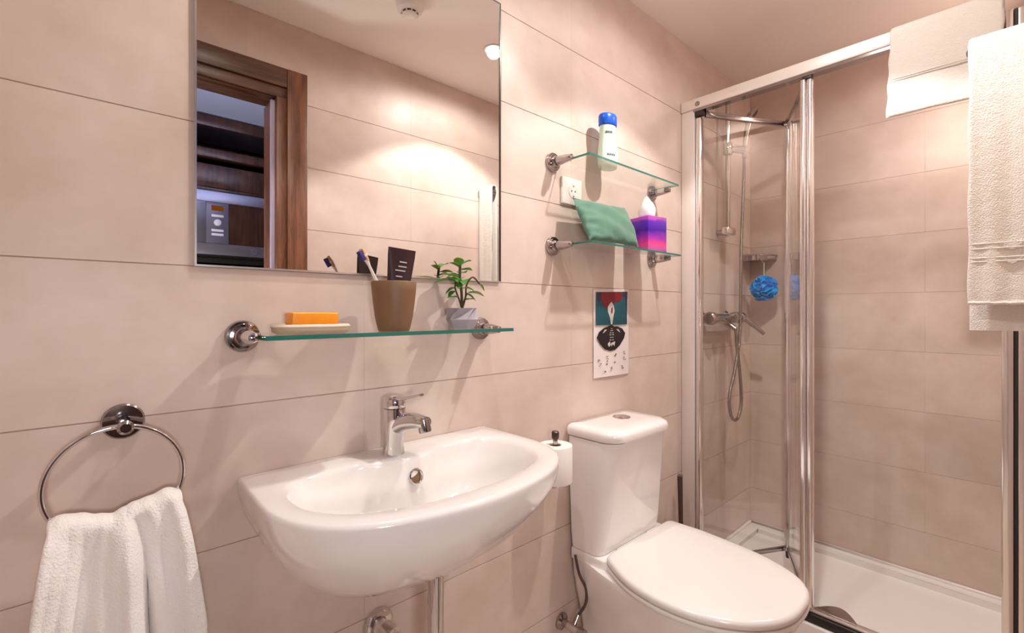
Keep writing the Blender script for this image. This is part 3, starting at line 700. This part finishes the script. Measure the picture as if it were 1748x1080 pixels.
def leaf(parent, p, dirv, L, wd, droop):
    L *= 1.2; wd *= 1.5; dirv = Vector(dirv).normalized(); sidev = dirv.cross(Vector((0,0,1)));
    sidev = sidev.normalized() if sidev.length > .05 else Vector((1,0,0)); P = []
    for i in range(9):
        k = i/8; c_ = Vector(p) + dirv*L*k + Vector((0,0,-droop*L*k*k)); w__ = wd*math.sin(PI*min(1, k**.75*.98+.02))
        P.append([c_ + sidev*w__*q + Vector((0,0,abs(q)*w__*.35)) for q in (-1, -.5, 0, .5, 1)])
    obj('leaf', B().sheet(P, .0008), 'leaf', parent, sharp=80)
def stem(parent, pts, r=.0022): return obj('stem', B().tube(crom(pts, 5), r, 8), 'stem', parent)
S0 = (px_, py_, ST+.045)
s1 = stem(t, [S0, (px_-.002, py_, ST+.09), (px_-.008, py_-.002, ST+.125), (px_-.006, py_, ST+.158)], .0034)
s2 = stem(t, [S0, (px_+.012, py_+.002, ST+.078), (px_+.014, py_, ST+.108), (px_+.030, py_-.004, ST+.128), (px_+.050, py_-.006, ST+.112)], .0021)
s3 = stem(t, [S0, (px_-.010, py_-.002, ST+.070), (px_-.024, py_-.004, ST+.098), (px_-.018, py_, ST+.115)], .0021)
s4 = stem(t, [S0, (px_+.008, py_+.004, ST+.065), (px_+.018, py_+.003, ST+.088)], .002)
for p, dv, L, wd, dr in (((px_-.006, py_, ST+.155), (.75, -.1, .55), .034, .010, .25), ((px_-.006, py_, ST+.145), (.9, .1, .1), .036, .009, .1), ((px_-.008, py_, ST+.152), (-.3, -.2, .8), .026, .009, .2),
                         ((px_-.010, py_, ST+.125), (-.95, -.25, .12), .060, .0075, .05), ((px_-.006, py_, ST+.122), (-.7, -.5, .1), .026, .011, .4), ((px_-.004, py_, ST+.130), (-.3, .5, .1), .030, .010, .2), ((px_-.004, py_, ST+.112), (-.6, -.6, -.2), .026, .010, .3)):
    leaf(t, p, dv, L, wd, dr)
for p, dv, L, wd, dr in (((px_+.050, py_-.006, ST+.112), (.8, 0, -.6), .018, .004, .3), ((px_+.018, py_, ST+.088), (.95, -.2, .15), .040, .009, .35), ((px_+.014, py_, ST+.085), (.5, -.5, -.3), .022, .009, .3),
                         ((px_-.022, py_, ST+.092), (-.6, -.1, -.35), .022, .007, .2), ((px_-.018, py_, ST+.112), (-.7, .1, .5), .030, .007, .2), ((px_-.012, py_, ST+.076), (-.95, -.2, .1), .034, .006, .15), ((px_+.016, py_+.01, ST+.10), (.3, .8, .2), .034, .008, .3), ((px_-.01, py_+.01, ST+.12), (-.6, .7, .1), .050, .008, .25)):
    leaf(t, p, dv, L, wd, dr)

for p, dv, L, wd, dr in (((px_-.002, py_-.006, ST+.118), (-.55, -.8, .1), .026, .010, .5), ((px_+.004, py_-.004, ST+.10), (.6, -.7, 0), .024, .008, .4), ((px_-.008, py_, ST+.135), (.8, .3, .3), .026, .010, .2), ((px_-.02, py_, ST+.10), (-.9, .2, -.3), .024, .008, .3), ((px_+.012, py_, ST+.07), (.9, .1, .25), .026, .006, .2), ((px_-.008, py_, ST+.15), (-.8, .2, .5), .028, .009, .2)):
    leaf(t, p, dv, L, wd, dr)

# ------------------------------------------------------------------ socket, calendar
t = thing('power_socket', 'white single power socket on the wall under the upper glass shelf', 'power socket', (1.172, 1.0, .385))
obj('face_plate', B().box(1.126, 1.222, .990, .9995, .342, .428), 'plate', t, bevel=.003)
obj('socket_well', B().lathe((1.178, .9905, .386), (0,-1,0), [(0, .0225), (.002, .0225), (.002, .020), (-.004, .0195)], caps=False), 'paper', t)
obj('socket_face', B().lathe((1.178, .9893, .386), (0,-1,0), [(0, .0195), (.0004, .0195)]), 'paper', t)
for x in (-.0085, .0085): obj('pin_hole', B().lathe((1.178+x, .9889, .386), (0,-1,0), [(0, .0028), (.0005, .0028)], n=12), 'dark', t)
for z in (.402, .3697): obj('grounding_clip', B().box(1.175, 1.181, .9875, .989, z-.002, z+.002), 'dchrome', t)
# calendar: a printed sheet on the wall
t = thing('wall_calendar', 'printed wall calendar with teal and red picture above the toilet', 'calendar', (1.395, .999, -.08))
CX0, CX1 = 1.292, 1.500
P = []
for i in range(13):
    u = i/12; row = []
    for j in range(17):
        v = j/16; zt = .0725 + .008*u; zb = -.231 - (.012 if u > .93 else 0)*0
        row.append((CX0 + (CX1-CX0)*u, .9965 - .0025*math.sin(PI*u)*(1-v)**2 - .003*(1-v)*max(0, u-.6), zb + (zt-zb)*v))
    P.append(row)
obj('sheet', B().sheet(P, .0009), 'paper', t)
Yp = .9925
def pz(poly_, mat, name, y=Yp, th=.0006): return obj(name, B().prism([(x, y, z) for x, z in poly_], (0, -th, 0)), mat, t)
pz([(1.302, .064), (1.488, .070), (1.485, -.050), (1.302, -.050)], 'pteal', 'picture')
pz([(1.302, .064), (1.330, .065), (1.345, .052), (1.318, .030), (1.302, .036)], 'pnavy', 'print_patch', Yp-.0007)
pz([(1.455, .069), (1.488, .070), (1.487, .045), (1.462, .050)], 'pnavy', 'print_patch', Yp-.0007)
cl = [(1.330, .060), (1.345, .0655), (1.440, .068), (1.456, .058), (1.452, .044), (1.438, .034), (1.424, .030), (1.410, .034), (1.400, .020), (1.388, .028), (1.372, .014), (1.356, .010), (1.345, .016), (1.336, .030), (1.326, .046)]
pz(cl, 'pred', 'print_cloud', Yp-.0009)
pz([(1.378, .026), (1.388, .032), (1.400, .020), (1.406, .000), (1.398, -.022), (1.392, -.048), (1.384, -.048), (1.378, -.024), (1.366, -.004), (1.366, .014)], 'print_w', 'print_flame', Yp-.0016)
pz([(1.386, .010), (1.394, .012), (1.392, -.006), (1.386, -.012), (1.384, -.002)], 'pred', 'print_flame_core', Yp-.0023)
pz([(1.378, -.052), (1.392, -.048), (1.404, -.056), (1.425, -.056), (1.455, -.064), (1.474, -.082), (1.466, -.100), (1.440, -.124), (1.412, -.139), (1.382, -.142), (1.350, -.134), (1.325, -.115), (1.306, -.092), (1.318, -.074), (1.345, -.060), (1.366, -.056)], 'pblk', 'print_moth')
mk = B()
for zc, wd in ((-.063, .008), (-.070, .014), (-.078, .022), (-.085, .026), (-.094, .020), (-.103, .024)):
    mk.box(1.390-wd/2, 1.390-wd/8, Yp-.0013, Yp-.0006, zc-.0013, zc+.0013); mk.box(1.390+wd/8, 1.390+wd/2, Yp-.0013, Yp-.0006, zc-.0013, zc+.0013)
mk.prism([(1.366, Yp-.0006, -.117), (1.378, Yp-.0006, -.108), (1.384, Yp-.0006, -.120), (1.374, Yp-.0006, -.127)], (0, -.0007, 0)).prism([(1.386, Yp-.0006, -.114), (1.410, Yp-.0006, -.109), (1.406, Yp-.0006, -.126), (1.398, Yp-.0006, -.118), (1.388, Yp-.0006, -.126)], (0, -.0007, 0))
for sx in (-1, 1): mk.prism([(1.390+sx*.028, Yp-.0006, -.066), (1.390+sx*.040, Yp-.0006, -.066), (1.390+sx*.052, Yp-.0006, -.078), (1.390+sx*.046, Yp-.0006, -.076)], (0, -.0007, 0))
obj('print_lines', mk, 'print_w', t, kind='stuff')
mk = B(); random.seed(4)
for (x, z) in ((1.318, -.168), (1.362, -.163), (1.408, -.158), (1.468, -.152), (1.320, -.190), (1.364, -.184), (1.410, -.178), (1.466, -.176), (1.345, -.214), (1.385, -.206), (1.450, -.202)):
    for k in range(4): 
        a = random.uniform(-.006, .006); c_ = random.uniform(-.008, .006); mk.box(x+a, x+a+random.uniform(.002, .009), .9925-.0006, .9925, z+c_, z+c_+random.uniform(.0008, .0035))
obj('print_marks', mk, 'cup', t, kind='stuff')

# ------------------------------------------------------------------ things on the two small shelves
t = thing('lotion_bottle', 'pale green bottle with bright blue cap on the upper glass shelf', 'bottle', (1.302, .945, .472))
bx, by = 1.302, .945
def bring(r, z, fl=.72): r *= 1.2; return [Vector((bx + r*math.cos(2*PI*k/40), by + r*fl*math.sin(2*PI*k/40), z)) for k in range(40)]
obj('bottle_body', B().loft([bring(.024, .4725), bring(.030, .476), bring(.0335, .490), bring(.0340, .515), bring(.0315, .545), bring(.0285, .575), bring(.0275, .598), bring(.0270, .613)]), 'bottle', t, sharp=60)
obj('cap', B().loft([bring(.0280, .6135), bring(.0305, .617), bring(.0308, .645), bring(.0285, .651), bring(.02, .6525)]), 'bcap', t, sharp=60)
lb = []
for z, r in ((.492, .0408), (.515, .0414), (.545, .0385)): lb.append([Vector((bx + r*1.01*math.cos(a), by + r*.735*math.sin(a), z)) for a in [-PI*.92 + PI*.84*k/16 for k in range(17)]])
obj('wrap_label', B().sheet(lb, .0006), 'blabel', t)
mk = B()
vd = Vector((-.82, -.57, 0)); 
for k in range(5):
    a = -PI*.80 + .16*k; r = .0292*1.2; p = Vector((bx + r*math.cos(a), by + r*.73*math.sin(a), .588)); n_ = Vector((math.cos(a), math.sin(a)/.73, 0)).normalized()
    mk.obox(p, n_.cross(Vector((0,0,1))), Vector((0,0,1)), n_, .0019, .0030, .0006)
for k in range(4):
    a = -PI*.74 + .2*k; r = .0352*1.2; p = Vector((bx + r*math.cos(a), by + r*.735*math.sin(a), .512)); n_ = Vector((math.cos(a), math.sin(a)/.73, 0)).normalized()
    mk.obox(p, n_.cross(Vector((0,0,1))), Vector((0,0,1)), n_, .0028, .0030, .0005)
obj('print_marks', mk, 'bink', t, kind='stuff')
# pouch
t = thing('velvet_pouch', 'sage green velvet pouch leaning on the lower glass shelf', 'pouch', (1.27, .90, .209))
c00, c10, c01, c11 = Vector((1.128, .884, .2125)), Vector((1.395, .884, .2145)), Vector((1.128, .950, .349)), Vector((1.425, .962, .362))
NU, NV = 30, 20; front = []; back = []
for i in range(NU+1):
    u = i/NU; rf = []; rb = []
    for j in range(NV+1):
        v = j/NV; p = (c00*(1-u)+c10*u)*(1-v) + (c01*(1-u)+c11*u)*v
        n_ = Vector((.12, -.9, .42)).normalized()
        e = (max(0, 4*u*(1-u))**.42)*(max(0, 4*v*(1-v))**.42)
        wr = .0035*math.sin(23*u+5*v)*math.exp(-((v-.08)/.12)**2) + .003*math.sin(31*v + 3*u)*math.exp(-((u-.06)/.10)**2) + .0018*math.sin(9*u+13*v)
        pinch = .010*math.sin(PI*u)*(1 if v > .5 else -1)*(abs(2*v-1)**6); p = p - Vector((0, 0, pinch))*.4
        rf.append(p + n_*(.027*e + 1.7*wr*e)); rb.append(p - n_*.022*e)
    front.append(rf); back.append(rb)
b = B(); nj = NV+1; vs = [q for r in front for q in r] + [q for r in back for q in r]; o_ = (NU+1)*nj; fs = []
for i in range(NU):
    for j in range(NV):
        a = i*nj + j; fs.append((a, a+nj, a+nj+1, a+1)); fs.append((o_+a, o_+a+1, o_+a+nj+1, o_+a+nj))
obj('pouch_body', b.add(vs, fs), 'velvet', t, sharp=100)
obj('zip_seam', B().tube([c01*(1-k/12)+c11*(k/12) + Vector((0, 0, -.004*math.sin(PI*k/12))) for k in range(13)], .0022, 8), 'velvet', t)
# tissue box
t = thing('tissue_box', 'cube tissue box printed in violet and pink on the lower glass shelf', 'tissue box', (1.51, .91, .209))
e1, e2 = Vector((math.cos(-.19), math.sin(-.19), 0)), Vector((-math.sin(-.19), math.cos(-.19), 0)); s_b = .094; hb_ = .122
cn = Vector((1.452, .884, .2092)); cc = cn + e1*s_b/2 + e2*s_b/2
obj('carton', B().obox(cc + Vector((0,0,hb_/2)), e1, e2, (0,0,1), s_b/2, s_b/2, hb_/2), 'txbox', t, bevel=.0015)
tp = cc + Vector((0, 0, hb_+.0006)); obj('slot', B().loft([[tp + e1*.030*math.cos(2*PI*k/24) + e2*.018*math.sin(2*PI*k/24) + Vector((0,0,z)) for k in range(24)] for z in (0, .0006)]), 'tissue', t)
P = []
for i in range(25):
    a = 2*PI*i/24; row = []
    for j in range(9):
        v = j/8; r = (.030 + .006*math.sin(PI*v))*(1 - .62*v**3) + .003*math.sin(3*a+v*4)*(1-v*.5); row.append(tp + e1*r*1.0*math.cos(a) + e2*r*.75*math.sin(a) + Vector((0, 0, .001 + .070*v + .006*math.sin(2*a)*v)))
    P.append(row)
obj('tissue', B().sheet(P, .0008), 'tissue', t, sharp=90)

# ------------------------------------------------------------------ shower
XS = 1.91
t = thing('shower_tray', 'white acrylic shower tray filling the alcove', 'shower tray', (2.28, .49, FZ))
obj('rim', B().box(1.885, 1.965, YO+.002, .998, FZ+.004, -1.098).box(1.965, XF-.002, .945, .998, FZ+.004, -1.128).box(XF-.055, XF-.002, YO+.002, .945, FZ+.004, -1.128).box(1.965, XF-.055, YO+.002, .045, FZ+.004, -1.128), 'tray', t, bevel=.006, segs=3)
obj('upstand', B().box(XF-.014, XF-.001, YO+.002, .999, -1.13, -1.118).box(1.95, XF-.014, .986, .999, -1.13, -1.118), 'tray', t, bevel=.004)
obj('base', B().box(1.965, XF-.055, .045, .945, FZ+.004, -1.155), 'tray', t)
obj('drain_cover', B().lathe((2.18, .62, -1.155), (0,0,1), [(0, .045), (.006, .044), (.009, .03), (.009, 0)]), 'chrome', t)
t = thing('shower_enclosure', 'chrome framed glass shower enclosure with half open folding door', 'shower enclosure', (XS, .5, -1.10))
HB, HT = .838, .887
obj('header_rail', B().box(XS-.012, XS+.030, .043, 1.0-.002, HB+.006, HT), 'lacq', t, bevel=.003)
obj('header_lip', B().box(XS-.008, XS+.026, .050, .945, HB-.004, HB+.006), 'dchrome', t)
obj('wall_profile', B().box(XS-.006, XS+.030, .940, .9985, -1.095, HB+.006), 'lacq', t, bevel=.002)
obj('wall_profile', B().box(XS-.004, XS+.030, .022, .046, -1.075, HB), 'silver', t, bevel=.004)
obj('wall_profile', B().box(XS+.000, XS+.030, -.004, .014, -1.075, HB), 'satin', t, bevel=.003)
obj('profile_gasket', B().box(XS+.002, XS+.026, .0142, .0218, -1.075, HB), 'dark', t)
obj('end_cap', B().lathe((XS-.011, .925, .862), (-1,0,0), [(0, .010), (.003, .010), (.005, .007)], n=20), 'dchrome', t)
obj('roller', B().box(XS-.010, XS+.02, .905, .938, HB-.024, HB-.004), 'dark', t, bevel=.003)
obj('bottom_track', B().box(XS-.014, XS+.028, .046, .94, -1.0975, -1.068), 'black', t, bevel=.002)
obj('track_cover', B().box(XS-.002, XS+.030, .046, .94, -1.067, -1.058), 'satin', t, bevel=.002)
A0 = Vector((XS+.012, .912, 0)); A1 = Vector((XS+.012, .530, 0)); PF = Vector((2.305, .712, 0))
def leafdoor(p, q, sp_w, sq_w, mats):
    p, q = Vector(p), Vector(q); dd = (q-p).normalized(); n_ = Vector((-dd.y, dd.x, 0)); L = (q-p).length; mid = (p+q)/2
    zb, zt = -1.045, .822
    g = obj('door_leaf', B().obox(mid + Vector((0,0,(zb+zt)/2)), dd, n_, (0,0,1), L/2-.006, .0027, (zt-zb)/2), 'sglass', t)
    obj('top_rail', B().obox(mid + Vector((0,0,zt)), dd, n_, (0,0,1), L/2-.010, .007, .012), 'dchrome', g, bevel=.002)
    obj('bottom_rail', B().obox(mid + Vector((0,0,zb)), dd, n_, (0,0,1), L/2-.010, .006, .009), 'dchrome', g, bevel=.002)
    return g
g1 = leafdoor(A0, PF, 0, 0, 0); g2 = leafdoor(PF, A1, 0, 0, 0)
obj('pivot_stile', B().box(XS-.002, XS+.026, .9155, .9385, -1.067, HB-.026), 'silver', t, bevel=.006, segs=3)
obj('fold_stile', B().lathe((2.300, .706, -1.052), (0,0,1), [(0, .016), (1.872, .016)], n=20), 'silver', g1)
obj('fold_stile', B().lathe((2.318, .690, -1.052), (0,0,1), [(0, .014), (1.872, .014)], n=20), 'satin', g2)
obj('hinge_cap', B().lathe((2.300, .706, .820), (0,0,1), [(0, .015), (.020, .013), (.028, .008)], n=16), 'dchrome', g1)
obj('hinge_cap', B().lathe((2.300, .706, -1.085), (0,0,1), [(0, .010), (.03, .012)], n=16), 'dark', g1)
obj('closing_stile', B().box(XS-.012, XS+.022, .528, .548, -1.050, HB-.012), 'silver', g2, bevel=.007, segs=4)
obj('closing_stile', B().box(XS-.012, XS+.022, .508, .5265, -1.050, HB-.016), 'silver', g2, bevel=.007, segs=4)
obj('slide_shoe', B().box(XS-.006, XS+.020, .512, .540, HB-.014, HB-.003), 'dark', g2, bevel=.002)
sh = [Vector((XS+.016, .508, -1.052))] + [Vector((XS+.016 + .060*math.sin(PI*k/14), .508 - .125*(k/14), -1.052)) for k in range(1, 14)] + [Vector((XS+.016, .383, -1.052))]
obj('splash_wing', B().prism(sh, (0, 0, -.006)), 'dchrome', t, bevel=.001)

t = thing('shower_rail', 'chrome riser rail with hand shower in the corner of the shower', 'shower', (2.256, .998, 0))
RX, RY = 2.256, .951
obj('riser_bar', B().cyl((RX, RY, .352), (RX, RY, 1.02), .0105, n=20), 'gchrome', t)
obj('top_mount', B().cyl((RX, .9995, 1.0), (RX, RY-.012, 1.0), .014, n=20), 'gchrome', t)
obj('bottom_mount', B().cyl((RX, .9995, .372), (RX, RY-.014, .372), .014, n=20), 'gchrome', t)
sdh = obj('soap_tray', B().box(RX-.075, RX+.012, RY-.035, RY-.002, .352, .386), 'satin', t, bevel=.008, segs=3)
obj('slider', B().lathe((RX, RY, .735), (0,0,1), [(0, .018), (.004, .021), (.050, .021), (.056, .017)], n=20), 'gchrome', t)
obj('cradle', B().cyl((RX+.004, RY-.015, .760), (RX+.040, RY-.060, .752), .016, .018, n=16), 'dchrome', t)
hs = obj('hand_shower', B().tube(crom([(RX+.040, RY-.060, .715), (RX+.044, RY-.060, .76), (RX+.054, RY-.066, .84), (RX+.062, RY-.080, .900)], 6), [.011]*6 + [.012]*6 + [.0135]*7, 16), 'gchrome', t)
hd = Vector((.35, -.72, -.60)).normalized()
obj('spray_head', B().lathe(Vector((RX+.063, RY-.075, .915)) - hd*.012, hd, [(0, .014), (.008, .032), (.018, .041), (.026, .042), (.028, .036)], n=28), 'gchrome', hs)
obj('spray_plate', B().lathe(Vector((RX+.063, RY-.075, .915)) + hd*.0155, hd, [(0, .036), (.002, .034), (.002, 0)], n=28), 'dark', hs)
obj('hose', B().tube(crom([(RX+.040, RY-.060, .715), (RX+.038, RY-.058, .60), (RX+.030, RY-.050, .30), (RX+.032, RY-.045, .0), (RX+.020, RY-.045, -.14), (RX-.022, RY-.040, -.28), (RX-.062, RY-.035, -.38), (RX-.066, RY-.035, -.44), (RX-.030, RY-.035, -.50), (RX+.026, RY-.035, -.505), (RX+.064, RY-.035, -.45), (RX+.064, RY-.035, -.37), (RX+.030, RY-.040, -.26), (RX-.008, RY-.045, -.16), (RX-.020, RY-.045, -.080)], 8), .0072, 12), 'hose', t)
# mixer
t = thing('shower_mixer', 'chrome wall-mounted shower mixer with lever below the riser rail', 'shower mixer', (2.22, .998, -.035))
MZ = -.034
obj('mixer_body', B().tube([(2.075, .945, MZ), (2.36, .945, MZ)], .0225, 24), 'gchrome', t)
for x in (2.085, 2.345): 
    r_ = obj('wall_union', B().lathe((x, .9995, MZ), (0,-1,0), [(0, .034), (.004, .034), (.010, .026), (.012, .018), (.045, .018)], n=28), 'gchrome', t)
obj('knob', B().lathe((2.078, .945, MZ), (-1,0,0), [(0, .024), (.006, .030), (.030, .029), (.036, .022)], n=24), 'dchrome', t)
obj('diverter', B().lathe((2.235, .930, MZ+.004), (0,-1,0), [(0, .020), (.015, .026), (.030, .024), (.036, .016)], n=24), 'dchrome', t)
obj('hose_outlet', B().cyl((RX-.020, RY-.045+.04, MZ-.018), (RX-.020, RY-.045, -.085), .011, n=16), 'gchrome', t)
lv = obj('lever_hub', B().lathe((2.36, .945, MZ), (1,0,0), [(0, .024), (.010, .029), (.034, .028), (.040, .020)], n=24), 'gchrome', t)
obj('lever', B().tube([(2.385, .930, MZ), (2.42, .885, MZ-.045), (2.44, .855, MZ-.078)], [.013, .011, .009], 14), 'gchrome', lv)
# corner basket
t = thing('corner_shelf', 'small dark chrome corner shelf in the shower above the bath puff', 'shower shelf', (2.62, .97, .268))
obj('plate', B().prism([(2.525, .9985, .262)] + [(2.655 - ( .13)*math.cos(a)*1.0, .9985 - ( .13)*math.sin(a), .262) for a in [PI/2*k/12 for k in range(1, 12)]] + [(2.655, .8685, .262), (2.655, .9985, .262)], (0, 0, .006)), 'dchrome', t)
obj('rail', B().tube([(2.655 - ( .13)*math.cos(a), .9985 - ( .13)*math.sin(a), .285) for a in [PI/2*k/16 for k in range(17)]], .0045, 10), 'dchrome', t)
obj('lip', B().sheet([[(2.655 - ( .132)*math.cos(a), .9985 - ( .132)*math.sin(a), z) for z in (.257, .262, .272, .286)] for a in [PI/2*.62*k/12 for k in range(13)]], .002), 'dchrome', t)
obj('hook', B().tube([(2.535, .90, .262), (2.535, .898, .245), (2.543, .895, .238), (2.55, .893, .245)], .0022, 8), 'dchrome', t)
# bath puff
t = thing('bath_puff', 'bright blue ruffled mesh bath puff hanging by a string in the shower', 'bath sponge', (2.545, .893, .118))
pc = Vector((2.545, .893, .112)); random.seed(11); b = B()
for k in range(90):
    zq = 1 - 2*(k+.5)/90; a = k*2.39996; rr_ = math.sqrt(max(0, 1-zq*zq)); nrm = Vector((rr_*math.cos(a), rr_*math.sin(a), zq))
    ref = Vector((random.uniform(-1,1), random.uniform(-1,1), random.uniform(-1,1))); u_ = nrm.cross(ref).normalized(); v_ = nrm.cross(u_)
    P = []; ph = random.uniform(0, 6); R0 = .062 + random.uniform(-.004, .007)
    for i in range(9):
        s1_ = (i/8-.5)*2; row = []
        for j in range(4):
            h_ = j/3; row.append(pc + nrm*(R0*(.35 + .65*h_) - .007*s1_*s1_) + u_*s1_*(.012 + .014*h_) + v_*(.008*math.sin(s1_*3.2+ph)*h_ + .002))
        P.append(row)
    b.sheet(P, .0015)
obj('mesh_ball', b, 'puff', t, sharp=70)
obj('core', B().lathe(pc - Vector((0,0,.046)), (0,0,1), [(.046 - .046*math.cos(PI*k/10), .048*math.sin(PI*k/10)) for k in range(11)], n=20), 'puff', t)
obj('string', B().tube([pc + Vector((0,0,.045)), pc + Vector((.001, 0, .09)), (2.546, .893, .241)], .0022, 8), 'string', t)

# ------------------------------------------------------------------ towels on the right
def drape(y0, y1, x, ztop, zf, zb, rt, nu=34, skew=0.0, wob=.003, name='cloth', front_slope=0.0, half=.5):
    P = []
    for i in range(nu+1):
        u = i/nu; y = y0 + (y1-y0)*u; row = []
        nf = 34
        for j in range(nf+1):                 # front, hanging on the -X side
            k = j/nf; z = (zf + front_slope*u) + (ztop-rt-zf-front_slope*u)*k
            yy = y + skew*(1-k)*(1-u)
            row.append((x - rt - wob*(math.sin(5*u+4*k)*(1-k) + .5*math.sin(14*u+2)*(1-k)), yy + .0015*math.sin(21*k+u)*(1 if u in (0, 1) else 0), z))
        for a in range(1, 8):
            q = PI*a/8; row.append((x - rt*math.cos(q), y, ztop - rt + rt*math.sin(q)))
        for j in range(16):
            k = j/15; row.append((x + rt + wob*math.sin(6*u+3*k)*k, y + skew*.3*k*(1-u), ztop - rt + (zb-ztop+rt)*k))
        P.append(row)
    return P
t = thing('face_towel', 'small white towel draped over the shower header rail', 'towel', (XS, .17, HT))
P = drape(.290, .040, XS+.009, .898, .612, .66, .026, skew=.010, wob=.003)
obj('cloth', B().sheet(P, .007), 'terry2', t, sharp=80)
b = B()
for zz in (.722, .728): b.sheet([[(XS-.0215 - .0008, .288 - .232*i/12 + .003, zz - .002), (XS-.0225 - .0008, .288 - .232*i/12 + .003, zz), (XS-.0215 - .0008, .288 - .232*i/12 + .003, zz + .002)] for i in range(13)], .001)
obj('woven_band', b, 'terry2', t)
t = thing('towel_rail', 'chrome towel arm projecting from the wall under the large towel', 'towel rail', (1.615, YO, .632))
obj('rosette', B().lathe((1.615, YO+.0005, .632), (0,1,0), [(0, .026), (.005, .026), (.008, .018)], n=28), 'chrome', t)
obj('arm', B().cyl((1.615, YO+.004, .632), (1.615, .088, .632), .0075, n=16), 'chrome', t)
obj('end_knob', B().lathe((1.615, .088, .632), (0,1,0), [(0, .0085), (.002, .011), (.008, .011), (.011, .007)], n=16), 'dchrome', t)
t = thing('bath_towel', 'large cream terry bath towel hanging at the right beside the shower', 'towel', (1.615, .04, .65))
P = drape(.0935, -.012, 1.615, .662, .0165, -.048, .017, skew=.002, wob=.0035, nu=24)
obj('cloth', B().sheet(P, .008), 'terry2', t, sharp=80)
b = B()
for zz in (.160, .148, .126, .117): b.tube([(1.5925 - .0006*math.sin(i), .0915 - .0086*i, zz) for i in range(13)], .0018, 6)
obj('woven_band', b, 'terry2', t)
obj('hem', B().tube([(1.5935, .094 - .0088*i, .0185 + .0008*math.sin(i*2.1)) for i in range(13)], .0045, 8), 'terry2', t)
